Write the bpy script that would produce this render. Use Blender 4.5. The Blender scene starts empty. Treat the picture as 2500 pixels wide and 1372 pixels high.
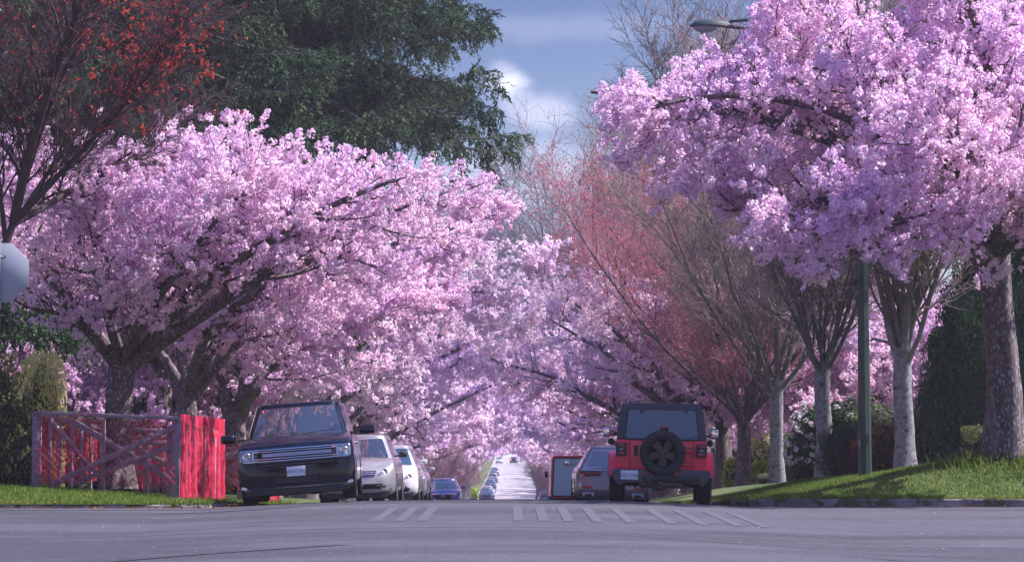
import bpy, bmesh, math, random
import numpy as np
from mathutils import Vector, Matrix, Euler

# ------------------------------------------------------------------ camera, sky, sun, exposure
S = bpy.context.scene
COL = S.collection
R = math.radians
HAZE = 0.00045
PITCH = 4.20
cam_d = bpy.data.cameras.new('camera'); cam = bpy.data.objects.new('camera', cam_d); COL.objects.link(cam)
cam.location = (0, 0, 1.0); cam.rotation_euler = (R(90 + PITCH), 0, 0)
cam_d.sensor_width = 36; cam_d.lens = 5600 / 2500 * 36; cam_d.clip_start = 0.1; cam_d.clip_end = 5000
S.camera = cam
cam_d.dof.use_dof = False

SUN_EL, SUN_AZ = 50.0, 80.0      # azimuth measured from straight ahead (+Y) towards the right (+X)
world = bpy.data.worlds.new('World'); S.world = world; world.use_nodes = True
wt = world.node_tree; wt.nodes.clear()
def wn(t, **k):
    n = wt.nodes.new(t)
    for a, b in k.items(): setattr(n, a, b)
    return n
wout = wn('ShaderNodeOutputWorld'); wbg = wn('ShaderNodeBackground')
sky = wn('ShaderNodeTexSky', sky_type='NISHITA', sun_disc=False, sun_elevation=R(SUN_EL), sun_rotation=R(SUN_AZ),
         altitude=50, air_density=1.3, dust_density=0.4, ozone_density=4.0)
wtc = wn('ShaderNodeTexCoord'); wsep = wn('ShaderNodeSeparateXYZ')
wt.links.new(wtc.outputs['Generated'], wsep.inputs[0])
tint = wn('ShaderNodeValToRGB')
tint.color_ramp.elements[0].position = 0.0; tint.color_ramp.elements[0].color = (0.58, 0.54, 0.66, 1)
tint.color_ramp.elements[1].position = 0.22; tint.color_ramp.elements[1].color = (0.19, 0.20, 0.295, 1)
e = tint.color_ramp.elements.new(0.09); e.color = (0.40, 0.39, 0.50, 1)
e = tint.color_ramp.elements.new(0.6); e.color = (0.74, 0.66, 0.92, 1)
wt.links.new(wsep.outputs['Z'], tint.inputs[0])
mul = wn('ShaderNodeMix', data_type='RGBA', blend_type='MULTIPLY'); mul.inputs[0].default_value = 1
wt.links.new(sky.outputs[0], mul.inputs[6]); wt.links.new(tint.outputs[0], mul.inputs[7])
# soft clouds low over the street
def cloud(dx, dz, sx, sz, lo, hi, seed, strength):
    mp = wn('ShaderNodeMapping', vector_type='POINT'); mp.inputs['Location'].default_value = (-dx, 0, -dz)
    wt.links.new(wtc.outputs['Generated'], mp.inputs[0])
    sc_ = wn('ShaderNodeVectorMath', operation='MULTIPLY'); sc_.inputs[1].default_value = (1 / sx, 0, 1 / sz)
    wt.links.new(mp.outputs[0], sc_.inputs[0])
    ln = wn('ShaderNodeVectorMath', operation='LENGTH'); wt.links.new(sc_.outputs[0], ln.inputs[0])
    nz = wn('ShaderNodeTexNoise'); nz.inputs['Scale'].default_value = 38; nz.inputs['Detail'].default_value = 7; nz.inputs['Roughness'].default_value = .55
    m2 = wn('ShaderNodeMapping'); m2.inputs['Location'].default_value = (seed, seed * 2, 0); m2.inputs['Scale'].default_value = (1, 1, 1.7)
    wt.links.new(wtc.outputs['Generated'], m2.inputs[0]); wt.links.new(m2.outputs[0], nz.inputs['Vector'])
    ad = wn('ShaderNodeMath', operation='MULTIPLY_ADD'); ad.inputs[1].default_value = 1.5
    wt.links.new(nz.outputs[0], ad.inputs[0]); wt.links.new(ln.outputs['Value'], ad.inputs[2])
    mr = wn('ShaderNodeMapRange', interpolation_type='SMOOTHERSTEP'); mr.inputs[1].default_value = hi; mr.inputs[2].default_value = lo
    mr.inputs[3].default_value = 0; mr.inputs[4].default_value = strength
    wt.links.new(ad.outputs[0], mr.inputs[0])
    return mr.outputs[0]
cur = mul.outputs[2]
for a in [(-0.003, .158, .011, .009, .85, 2.1, 3.1, .85), (.010, .146, .018, .009, .75, 2.1, 7.7, .40), (.01, .118, .06, .018, .6, 2.2, 1.7, .35),
          (.02, .182, .08, .008, .8, 1.9, 5.2, .10), (.4, .2, .25, .05, .8, 1.8, 2.2, .6), (-.5, .3, .3, .06, .8, 1.8, 4.2, .6)]:
    mx = wn('ShaderNodeMix', data_type='RGBA'); mx.inputs[7].default_value = (5.0, 4.9, 5.8, 1)
    wt.links.new(cloud(*a), mx.inputs[0]); wt.links.new(cur, mx.inputs[6]); cur = mx.outputs[2]
wt.links.new(cur, wbg.inputs[0]); wbg.inputs[1].default_value = 0.13
wt.links.new(wbg.outputs[0], wout.inputs[0])

sun_d = bpy.data.lights.new('sun', 'SUN'); sun = bpy.data.objects.new('sun', sun_d); COL.objects.link(sun)
sun_d.energy = 5.0; sun_d.angle = R(0.5); sun_d.color = (1.0, 0.93, 0.90)
sd = Vector((math.sin(R(SUN_AZ)) * math.cos(R(SUN_EL)), math.cos(R(SUN_AZ)) * math.cos(R(SUN_EL)), math.sin(R(SUN_EL))))
sun.rotation_euler = sd.to_track_quat('Z', 'Y').to_euler()
vs = S.view_settings; vs.view_transform = 'Standard'; vs.look = 'None'; vs.gamma = 1; vs.exposure = 1.05
S.cycles.max_bounces = 9; S.cycles.diffuse_bounces = 7; S.cycles.glossy_bounces = 3; S.cycles.transmission_bounces = 4
S.cycles.transparent_max_bounces = 8; S.cycles.volume_bounces = 0; S.cycles.use_denoising = True

# ------------------------------------------------------------------ helpers
def tag(o, label=None, cat=None, group=None, kind=None):
    if label: o['label'] = label
    if cat: o['category'] = cat
    if group: o['group'] = group
    if kind: o['kind'] = kind
    return o
def empty(name, loc=(0, 0, 0), rot=(0, 0, 0)):
    o = bpy.data.objects.new(name, None); COL.objects.link(o); o.location = loc; o.rotation_euler = rot
    o.empty_display_size = .3
    return o

class MB:
    """collects vertices and polygons, links them as one mesh object"""
    def __init__(s): s.v = []; s.f = []; s.n = 0
    def add(s, v, f):
        v = np.asarray(v, np.float32).reshape(-1, 3); f = np.asarray(f, np.int64)
        s.v.append(v); s.f.append(f + s.n); s.n += len(v); return s
    def box(s, c, d, rot=None):
        x, y, z = [q / 2 for q in d]
        v = np.array([(-x, -y, -z), (x, -y, -z), (x, y, -z), (-x, y, -z), (-x, -y, z), (x, -y, z), (x, y, z), (-x, y, z)])
        if rot is not None: v = v @ np.array(Euler(rot).to_matrix()).T
        return s.add(v + np.array(c), [(0, 3, 2, 1), (4, 5, 6, 7), (0, 1, 5, 4), (1, 2, 6, 5), (2, 3, 7, 6), (3, 0, 4, 7)])
    def beam(s, a, b, w, t):
        """a board from a to b, width w (in the vertical/facing plane), thickness t across"""
        a = np.array(a, float); b = np.array(b, float); d = b - a; L = np.linalg.norm(d); d /= L
        up = np.array([0, 0, 1.0]) if abs(d[2]) < .95 else np.array([1.0, 0, 0])
        sd_ = np.cross(d, up); sd_ /= np.linalg.norm(sd_); u = np.cross(sd_, d)
        v = [p + i * sd_ * t / 2 + j * u * w / 2 for p in (a, b) for i, j in ((-1, -1), (1, -1), (1, 1), (-1, 1))]
        return s.add(v, [(0, 1, 2, 3), (7, 6, 5, 4), (0, 4, 5, 1), (1, 5, 6, 2), (2, 6, 7, 3), (3, 7, 4, 0)])
    def tubes(s, P, Rr, k=6, cap=False):
        """P (M,N,3) polylines, Rr (M,N) radii"""
        P = np.asarray(P, float); Rr = np.asarray(Rr, float)
        if P.ndim == 2: P = P[None]; Rr = Rr[None]
        M, N, _ = P.shape
        T = np.gradient(P, axis=1); T /= np.linalg.norm(T, axis=2, keepdims=True) + 1e-9
        m = T.mean(1); ref = np.where(np.abs(m[:, 2:3]) < .8, np.array([[0, 0, 1.0]]), np.array([[1.0, 0, 0]]))[:, None, :]
        A = np.cross(T, ref); A /= np.linalg.norm(A, axis=2, keepdims=True) + 1e-9
        B = np.cross(A, T)
        th = np.arange(k) * 2 * math.pi / k
        V = P[:, :, None, :] + Rr[:, :, None, None] * (np.cos(th)[None, None, :, None] * A[:, :, None, :] + np.sin(th)[None, None, :, None] * B[:, :, None, :])
        i = np.arange(N - 1)[:, None] * k; j = np.arange(k)[None, :]; jn = (j + 1) % k
        q = np.stack([i + j, i + jn, i + k + jn, i + k + j], -1).reshape(-1, 4)
        F = (q[None] + (np.arange(M) * N * k)[:, None, None]).reshape(-1, 4)
        s.add(V, F)
        if cap:
            n0 = s.n - M * N * k
            for mm in range(M):
                b = n0 + mm * N * k
                s.f.append(np.array([list(range(b, b + k))[::-1]])); s.f.append(np.array([list(range(b + (N - 1) * k, b + N * k))]))
        return s
    def lathe(s, prof, c=(0, 0, 0), axis='z', k=24, cap=True):
        """prof list of (r,h)"""
        th = np.arange(k) * 2 * math.pi / k; vs_ = []
        for r, h in prof:
            a, b = r * np.cos(th), r * np.sin(th); hh = np.full(k, h)
            vs_.append(np.stack({'z': [a, b, hh], 'x': [hh, a, b], 'y': [b, hh, a]}[axis], -1))
        V = np.concatenate(vs_) + np.array(c); n = len(prof)
        i = np.arange(n - 1)[:, None] * k; j = np.arange(k)[None]; jn = (j + 1) % k
        s.add(V, np.stack([i + j, i + jn, i + k + jn, i + k + j], -1).reshape(-1, 4))
        if cap:
            b = s.n - n * k
            s.f.append(np.array([list(range(b, b + k))[::-1]])); s.f.append(np.array([list(range(b + (n - 1) * k, b + n * k))]))
        return s
    def grid(s, V, flip=False):
        V = np.asarray(V, float); a, b = V.shape[:2]
        i = np.arange(a - 1)[:, None] * b; j = np.arange(b - 1)[None]
        q = np.stack([i + j, i + j + 1, i + b + j + 1, i + b + j], -1).reshape(-1, 4)
        if flip: q = q[:, ::-1]
        return s.add(V, q)
    def slab(s, V, off):
        """grid V given thickness by offset vector(s) off"""
        V = np.asarray(V, float); a, b = V.shape[:2]; W = V + np.asarray(off)
        n = s.n; s.grid(V); s.grid(W, True); m = n + a * b
        e = [(i * b, (i + 1) * b) for i in range(a - 1)] + [((i + 1) * b + b - 1, i * b + b - 1) for i in range(a - 1)] + \
            [(j + 1, j) for j in range(b - 1)] + [((a - 1) * b + j, (a - 1) * b + j + 1) for j in range(b - 1)]
        s.f.append(np.array([(n + p, n + q, m + q, m + p) for p, q in e]))
        return s
    def prism(s, pts, a, b, axis='y'):
        """closed 2D outline extruded from a to b along axis"""
        pts = np.asarray(pts, float); n = len(pts)
        def pl(h):
            hh = np.full(n, h)
            return np.stack({'y': [pts[:, 0], hh, pts[:, 1]], 'x': [hh, pts[:, 0], pts[:, 1]], 'z': [pts[:, 0], pts[:, 1], hh]}[axis], -1)
        s.v += [pl(a).astype(np.float32), pl(b).astype(np.float32)]; k = s.n; s.n += 2 * n
        s.f.append(np.array([[k + i for i in range(n)]])); s.f.append(np.array([[k + n + i for i in range(n)][::-1]]))
        s.f.append(np.array([(k + (i + 1) % n, k + i, k + n + i, k + n + (i + 1) % n) for i in range(n)]))
        return s
    def mesh(s, name, mats, smooth=None, bevel=0, segs=2, clean=False):
        me = bpy.data.meshes.new(name)
        V = np.concatenate(s.v); me.vertices.add(len(V)); me.vertices.foreach_set('co', V.astype(np.float32).ravel())
        loops = np.concatenate([f.ravel() for f in s.f]); sizes = np.concatenate([np.full(len(f), f.shape[1]) for f in s.f])
        me.loops.add(len(loops)); me.loops.foreach_set('vertex_index', loops.astype(np.int32))
        st = np.concatenate([[0], np.cumsum(sizes)[:-1]]).astype(np.int32)
        me.polygons.add(len(sizes)); me.polygons.foreach_set('loop_start', st)
        for m in (mats if isinstance(mats, (list, tuple)) else [mats]): me.materials.append(m)
        me.update(calc_edges=True)
        if bevel or clean:
            bm = bmesh.new(); bm.from_mesh(me)
            if clean: bmesh.ops.remove_doubles(bm, verts=bm.verts, dist=1e-4)
            bmesh.ops.recalc_face_normals(bm, faces=bm.faces)
            if bevel:
                ed = [e_ for e_ in bm.edges if len(e_.link_faces) == 2 and e_.calc_face_angle() > R(28)]
                bmesh.ops.bevel(bm, geom=ed, offset=bevel, segments=segs, profile=.6, affect='EDGES', clamp_overlap=True)
            bm.to_mesh(me); bm.free(); me.update()
        if smooth is not None:
            me.polygons.foreach_set('use_smooth', [True] * len(me.polygons))
            if smooth < 179: me.set_sharp_from_angle(angle=R(smooth))
        return me
    def build(s, name, mats, parent=None, **k):
        o = bpy.data.objects.new(name, s.mesh(name, mats, **k)); COL.objects.link(o)
        if parent is not None: o.parent = parent
        return o
def rbox(name, c, d, mat, parent, b=.02, rot=None, segs=2):
    return MB().box(c, d, rot).build(name, mat, parent, bevel=b, segs=segs, smooth=35)
def text(name, body, size, mat, parent, loc, rot, ext=.002, sx=1.0, align='CENTER'):
    cu = bpy.data.curves.new(name, 'FONT'); cu.body = body; cu.size = size; cu.extrude = ext; cu.align_x = align; cu.align_y = 'CENTER'
    t = bpy.data.objects.new(name, cu); COL.objects.link(t)
    me = bpy.data.meshes.new_from_object(t.evaluated_get(bpy.context.evaluated_depsgraph_get()))
    bpy.data.objects.remove(t); me.materials.clear(); me.materials.append(mat)
    o = bpy.data.objects.new(name, me); COL.objects.link(o); o.parent = parent; o.location = loc; o.rotation_euler = rot; o.scale = (sx, 1, 1)
    return o

# ------------------------------------------------------------------ materials
def mat(name, col, rough=.6, metal=0, col2=None, scale=8, bump=0, bscale=40, coat=0, spec=.5, detail=6, lo=.35, hi=.65, emis=0, stretch=None, ior=None, col3=None, s3=20, lo3=.55, hi3=.62, zdark=None):
    m = bpy.data.materials.new(name); m.use_nodes = True; t = m.node_tree; b = t.nodes['Principled BSDF']
    b.inputs['Base Color'].default_value = (*col, 1); b.inputs['Roughness'].default_value = rough; b.inputs['Metallic'].default_value = metal
    b.inputs['Coat Weight'].default_value = coat; b.inputs['Coat Roughness'].default_value = .04; b.inputs['Specular IOR Level'].default_value = spec
    if ior: b.inputs['IOR'].default_value = ior
    tc = t.nodes.new('ShaderNodeTexCoord'); vec = tc.outputs['Object']
    if stretch:
        mp = t.nodes.new('ShaderNodeMapping'); mp.inputs['Scale'].default_value = stretch; t.links.new(vec, mp.inputs[0]); vec = mp.outputs[0]
    def noise(sc_, d=detail):
        n = t.nodes.new('ShaderNodeTexNoise'); n.inputs['Scale'].default_value = sc_; n.inputs['Detail'].default_value = d; t.links.new(vec, n.inputs['Vector']); return n.outputs[0]
    if col2 is not None:
        mr = t.nodes.new('ShaderNodeMapRange'); mr.inputs[1].default_value = lo; mr.inputs[2].default_value = hi; t.links.new(noise(scale), mr.inputs[0])
        mx = t.nodes.new('ShaderNodeMix'); mx.data_type = 'RGBA'; mx.inputs[6].default_value = (*col, 1); mx.inputs[7].default_value = (*col2, 1)
        t.links.new(mr.outputs[0], mx.inputs[0]); out = mx.outputs[2]
        if col3 is not None:
            mr = t.nodes.new('ShaderNodeMapRange'); mr.inputs[1].default_value = lo3; mr.inputs[2].default_value = hi3; t.links.new(noise(s3), mr.inputs[0])
            mx = t.nodes.new('ShaderNodeMix'); mx.data_type = 'RGBA'; mx.inputs[7].default_value = (*col3, 1)
            t.links.new(mr.outputs[0], mx.inputs[0]); t.links.new(out, mx.inputs[6]); out = mx.outputs[2]
        if zdark:
            sp = t.nodes.new('ShaderNodeSeparateXYZ'); t.links.new(tc.outputs['Object'], sp.inputs[0])
            ad = t.nodes.new('ShaderNodeMath'); ad.operation = 'MULTIPLY_ADD'; ad.inputs[1].default_value = 2.6; t.links.new(noise(3.5), ad.inputs[0]); t.links.new(sp.outputs['Z'], ad.inputs[2])
            mr = t.nodes.new('ShaderNodeMapRange'); mr.inputs[1].default_value = zdark[0] + 1.3; mr.inputs[2].default_value = zdark[1] + 1.3; mr.inputs[4].default_value = .85; t.links.new(ad.outputs[0], mr.inputs[0])
            mx = t.nodes.new('ShaderNodeMix'); mx.data_type = 'RGBA'; mx.inputs[7].default_value = (*zdark[2], 1)
            t.links.new(mr.outputs[0], mx.inputs[0]); t.links.new(out, mx.inputs[6]); out = mx.outputs[2]
        t.links.new(out, b.inputs['Base Color'])
    if bump:
        bp = t.nodes.new('ShaderNodeBump'); bp.inputs['Strength'].default_value = bump; bp.inputs['Distance'].default_value = .02
        t.links.new(noise(bscale), bp.inputs['Height']); t.links.new(bp.outputs[0], b.inputs['Normal'])
    if emis: b.inputs['Emission Color'].default_value = (*col, 1); b.inputs['Emission Strength'].default_value = emis
    return m
def leafmat(name, stops, trans=.35, patch=None, pscale=.5, rough=.5):
    """thin petals or leaves: diffuse + translucent, colour varies from leaf to leaf"""
    m = bpy.data.materials.new(name); m.use_nodes = True; t = m.node_tree; t.nodes.clear()
    o = t.nodes.new('ShaderNodeOutputMaterial'); g = t.nodes.new('ShaderNodeNewGeometry')
    cr = t.nodes.new('ShaderNodeValToRGB'); cr.color_ramp.elements[0].position = stops[0][0]; cr.color_ramp.elements[0].color = (*stops[0][1], 1)
    cr.color_ramp.elements[1].position = stops[-1][0]; cr.color_ramp.elements[1].color = (*stops[-1][1], 1)
    for p, c in stops[1:-1]: e_ = cr.color_ramp.elements.new(p); e_.color = (*c, 1)
    t.links.new(g.outputs['Random Per Island'], cr.inputs[0]); out = cr.outputs[0]
    if patch:
        n = t.nodes.new('ShaderNodeTexNoise'); n.inputs['Scale'].default_value = pscale; n.inputs['Detail'].default_value = 3
        t.links.new(g.outputs['Position'], n.inputs['Vector'])
        mr = t.nodes.new('ShaderNodeMapRange'); mr.inputs[1].default_value = .42; mr.inputs[2].default_value = .62; t.links.new(n.outputs[0], mr.inputs[0])
        mx = t.nodes.new('ShaderNodeMix'); mx.data_type = 'RGBA'; mx.blend_type = 'MULTIPLY'; mx.inputs[7].default_value = (*patch, 1)
        t.links.new(mr.outputs[0], mx.inputs[0]); t.links.new(out, mx.inputs[6]); out = mx.outputs[2]
    d = t.nodes.new('ShaderNodeBsdfDiffuse'); tr = t.nodes.new('ShaderNodeBsdfTranslucent'); ms = t.nodes.new('ShaderNodeMixShader'); ms.inputs[0].default_value = trans
    t.links.new(out, d.inputs[0]); t.links.new(out, tr.inputs[0]); t.links.new(d.outputs[0], ms.inputs[1]); t.links.new(tr.outputs[0], ms.inputs[2]); t.links.new(ms.outputs[0], o.inputs[0])
    return m
M = {}
M['blossom'] = leafmat('cherry_blossom', [(0, (.95, .70, .88)), (.35, (.93, .61, .82)), (.7, (.96, .78, .92)), (.94, (.98, .91, .97)), (1, (.70, .34, .48))], .52, (.92, .88, 1.0), .45)
M['blossom_far'] = leafmat('brightened_cherry_blossom', [(0, (.97, .80, .93)), (.4, (.95, .72, .89)), (.8, (.98, .88, .96)), (1, (.98, .94, .98))], .56, (.93, .88, 1.0), .2)  # petals lightened so the colour carries the bright light of the street centre
M['bark'] = mat('cherry_bark', (.055, .035, .040), .9, col2=(.13, .10, .11), scale=7, bump=1.0, bscale=16, stretch=(1, 1, .45), col3=(.30, .29, .33), s3=26, lo3=.54, hi3=.64)
M['twig'] = mat('cherry_twig', (.045, .024, .030), .9)
M['bark_grey'] = mat('pale_lichened_bark', (.15, .135, .16), .9, col2=(.31, .295, .335), scale=9, bump=.9, bscale=26, stretch=(1, 1, 1.3), col3=(.07, .06, .07), s3=4.5, lo3=.60, hi3=.66, zdark=(2.7, 3.7, (.13, .115, .10)))
M['twig_grey'] = mat('hazed_grey_twig', (.27, .24, .29), .9)  # grey lightened to put distance haze into the twig colour
M['twig_red'] = mat('reddish_twig', (.42, .21, .27), .9)
M['twig_moss'] = mat('moss_tinted_twig', (.30, .22, .25), .9, col2=(.42, .37, .26), scale=1.2, lo=.5, hi=.7)
M['limb_dark'] = mat('mossy_dark_limb', (.07, .055, .06), .9, col2=(.16, .14, .13), scale=5, col3=(.26, .25, .06), s3=2.5, lo3=.60, hi3=.66)
M['twig_mauve'] = mat('mauve_twig', (.30, .18, .25), .9)
M['twig_dark'] = mat('dark_bare_twig', (.075, .045, .055), .9)
M['bud'] = leafmat('red_bud', [(0, (.55, .07, .06)), (.5, (.65, .14, .08)), (1, (.50, .04, .09))], .3)
M['bud_pink'] = leafmat('pink_red_bud', [(0, (.62, .16, .18)), (.5, (.72, .26, .26)), (1, (.55, .10, .16))], .3)
M['needle'] = leafmat('fir_needles', [(0, (.016, .034, .024)), (.5, (.054, .094, .054)), (1, (.18, .24, .12))], .15, (.6, .75, .8), .35)
M['fir_bark'] = mat('fir_bark', (.07, .06, .065), .95, col2=(.20, .18, .20), scale=5, bump=1, bscale=12, stretch=(2, 2, .25))
M['cedar_dark'] = leafmat('dark_cedar_leaf', [(0, (.025, .055, .035)), (.6, (.045, .10, .055)), (1, (.09, .17, .08))], .25)
M['cedar_olive'] = leafmat('olive_cedar_leaf', [(0, (.09, .11, .045)), (.6, (.17, .18, .07)), (1, (.28, .27, .13))], .3)
M['cedar_sun_tinted'] = leafmat('sun_tinted_cedar_leaf', [(0, (.55, .60, .20)), (.6, (.68, .70, .28)), (1, (.76, .74, .40))], .45)  # cedar colour raised to hold the sunlight on the left column
M['shrub'] = leafmat('dark_shrub_leaf', [(0, (.03, .06, .03)), (.6, (.05, .09, .045)), (1, (.09, .14, .07))], .2)
M['shrub_mid'] = leafmat('green_shrub_leaf', [(0, (.08, .13, .05)), (.6, (.13, .19, .08)), (1, (.25, .28, .15))], .25)
M['shrub_red'] = leafmat('russet_shrub_leaf', [(0, (.16, .05, .03)), (.6, (.30, .12, .05)), (1, (.42, .22, .08))], .3)
M['shrub_plum'] = leafmat('plum_shrub_leaf', [(0, (.10, .02, .04)), (.6, (.16, .03, .06)), (1, (.22, .06, .06))], .3)
M['lime'] = leafmat('lime_leaf', [(0, (.35, .50, .05)), (.6, (.45, .62, .08)), (1, (.60, .70, .15))], .4)
M['white_flower'] = leafmat('white_flower', [(0, (.88, .84, .92)), (.6, (.92, .86, .93)), (1, (.85, .66, .80))], .35)
M['grass'] = leafmat('grass_blade', [(0, (.07, .13, .02)), (.5, (.13, .21, .035)), (1, (.28, .34, .10))], .35)
# ------------------------------------------------------------------ ground heights
PY = np.array([-60, 10, 18, 25, 32, 37, 38.7, 40, 42, 44, 47, 54, 60, 66, 78, 87, 97, 110, 126, 160, 200, 250, 300, 360, 420, 500, 620, 700, 800, 1000, 1500.])
PZ = np.array([-.1, -.05, 0, .06, .145, .185, .17, .14, .08, .01, -.09, -.27, -.40, -.52, -.80, -1.02, -1.30, -1.72, -2.15, -3.1, -4.15, -4.9, -5.15, -4.95, -4.4, -3.3, -1.5, -.2, 1.5, 4.5, 14.])
XC, XL, XR, YL, YR = -.45, -4.75, 3.85, 37.0, 40.5
def prof(Y): return np.interp(Y, PY, PZ)
def road_z(X, Y): return prof(Y) - .0065 * np.minimum(np.abs(np.asarray(X, float) - XC), 4.3) ** 2
def sst(t): t = np.clip(t, 0, 1); return t * t * (3 - 2 * t)
def gz(X, Y):
    X = np.asarray(X, float); Y = np.asarray(Y, float); z = road_z(X, Y)
    near = np.interp(Y, [40.5, 46, 60, 200], [.82, .66, .66, .45])
    rise = near * sst((X - XR - .2) / 4.6) + .10 * np.clip(X - 8.5, 0, 6)
    right = (X > XR) & (Y > YR)
    left = (X < XL) & (Y > YL)
    back = np.interp(Y, [37, 39, 45, 70], [.04, .06, .10, .14])
    return z + np.where(right, .12 + rise * (.0 + 1.0 * sst((Y - YR - .15) / 2.8)), 0) + np.where(left, (.06 + (back + .26 * sst((XL - X) / 5) + .02 * np.clip(-X - 10, 0, 20) - .06) * sst((Y - YL - .1) / 3.0)), 0)
def gzf(X, Y): return float(gz(X, Y))

# asphalt with tar seams, patches and stone speckle
def asphalt(name, c1, c2, worn=False):
    m = bpy.data.materials.new(name); m.use_nodes = True; t = m.node_tree; b = t.nodes['Principled BSDF']; b.inputs['Roughness'].default_value = .82
    b.inputs['Specular IOR Level'].default_value = .4
    tc = t.nodes.new('ShaderNodeTexCoord'); P = tc.outputs['Object']
    def N(sc_, d, st=None):
        n = t.nodes.new('ShaderNodeTexNoise'); n.inputs['Scale'].default_value = sc_; n.inputs['Detail'].default_value = d
        if st:
            mp = t.nodes.new('ShaderNodeMapping'); mp.inputs['Scale'].default_value = st; t.links.new(P, mp.inputs[0]); t.links.new(mp.outputs[0], n.inputs['Vector'])
        else: t.links.new(P, n.inputs['Vector'])
        return n.outputs[0]
    def MR(x, a, b_, c=0, d=1):
        r = t.nodes.new('ShaderNodeMapRange'); r.inputs[1].default_value = a; r.inputs[2].default_value = b_; r.inputs[3].default_value = c; r.inputs[4].default_value = d; t.links.new(x, r.inputs[0]); return r.outputs[0]
    def MX(f, a, b_, mode='MIX'):
        x = t.nodes.new('ShaderNodeMix'); x.data_type = 'RGBA'; x.blend_type = mode
        if hasattr(f, 'is_linked') or not isinstance(f, (int, float)): t.links.new(f, x.inputs[0])
        else: x.inputs[0].default_value = f
        for k, q in ((6, a), (7, b_)):
            if isinstance(q, tuple): x.inputs[k].default_value = (*q, 1)
            else: t.links.new(q, x.inputs[k])
        return x.outputs[2]
    c = MX(MR(N(.45, 6, (.3, 1, 1)), .44, .56), c1, c2)
    c = MX(MR(N(3, 6, (.6, 1, 1)), .3, .7, 0, .45), c, tuple(q * .7 for q in c1))
    c = MX(MR(N(60, 3), .56, .66, 0, .75), c, tuple(min(1, q * 2.3) for q in c2))
    c = MX(MR(N(45, 3), .58, .66, 0, .8), c, tuple(q * .35 for q in c1))
    c = MX(MR(N(22, 4), .60, .66, 0, .55), c, tuple(min(1, q * 1.7) for q in c2))
    t.links.new(c, b.inputs['Base Color'])
    bp = t.nodes.new('ShaderNodeBump'); bp.inputs['Strength'].default_value = .9; bp.inputs['Distance'].default_value = .012
    t.links.new(N(90, 4), bp.inputs['Height']); t.links.new(bp.outputs[0], b.inputs['Normal'])
    return m
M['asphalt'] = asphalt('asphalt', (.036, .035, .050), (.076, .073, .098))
M['asphalt_far'] = asphalt('pale_far_asphalt', (.36, .34, .37), (.44, .42, .45))  # far stretch of road, much lighter than the near asphalt
M['tar'] = mat('tar_seal', (.022, .022, .028), .55, col2=(.05, .05, .06), scale=9)
M['concrete'] = mat('kerb_concrete', (.12, .105, .115), .9, col2=(.27, .24, .26), scale=3, bump=.6, bscale=30, col3=(.09, .075, .03), s3=5, lo3=.5, hi3=.6)
M['soil'] = mat('lawn_soil', (.05, .085, .02), .95, col2=(.10, .14, .035), scale=1.3, bump=.6, bscale=30, col3=(.10, .07, .055), s3=.9, lo3=.60, hi3=.68)
M['dirt'] = mat('bare_dirt', (.12, .085, .08), .95, col2=(.20, .15, .14), scale=6, bump=.8, bscale=40)

def lines(lo, hi, pts): return np.array(sorted(set([lo, hi] + [p for p in pts if lo < p < hi])))
# ground: one sheet to the horizon, below everything
xs = np.concatenate([np.linspace(-700, -60, 12), np.linspace(-50, 50, 41), np.linspace(60, 700, 12)]); ys = np.concatenate([np.linspace(-120, 30, 16), np.linspace(34, 130, 49), np.linspace(140, 900, 77), np.linspace(950, 1500, 8)])
X, Y = np.meshgrid(xs, ys)
g_ = MB().grid(np.stack([X, Y, road_z(X, Y) - .22], -1)).build('ground', M['soil'], smooth=180); tag(g_, kind='structure')
# street asphalt climbing and dropping away
def strip(name, x0, x1, y0, y1, dz, m, nx=14, step=1.0, rows=None):
    xs = np.linspace(x0, x1, nx); ys = rows if rows is not None else np.arange(y0, y1 + .01, step)
    X, Y = np.meshgrid(xs, ys)
    return tag(MB().grid(np.stack([X, Y, road_z(X, Y) + dz], -1)).build(name, m, smooth=180), kind='structure')
strip('road', XL - .3, XR + .3, 41.2, 80, 0, M['asphalt'], 18, 1)
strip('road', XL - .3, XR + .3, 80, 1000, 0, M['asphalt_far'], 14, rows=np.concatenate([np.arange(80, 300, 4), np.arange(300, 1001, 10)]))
xs = np.concatenate([np.linspace(-250, -14, 12), np.linspace(-12, 12, 61), np.linspace(14, 250, 12)]); ys = np.concatenate([np.linspace(12, 24, 7), np.linspace(25, 41.2, 34)])
X, Y = np.meshgrid(xs, ys)
tag(MB().grid(np.stack([X, Y, road_z(X, Y)], -1)).build('intersection', M['asphalt'], smooth=180), kind='structure')
strip('street_behind', -7, 7, -60, 12, 0, M['asphalt'], 12, 4)

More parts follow.
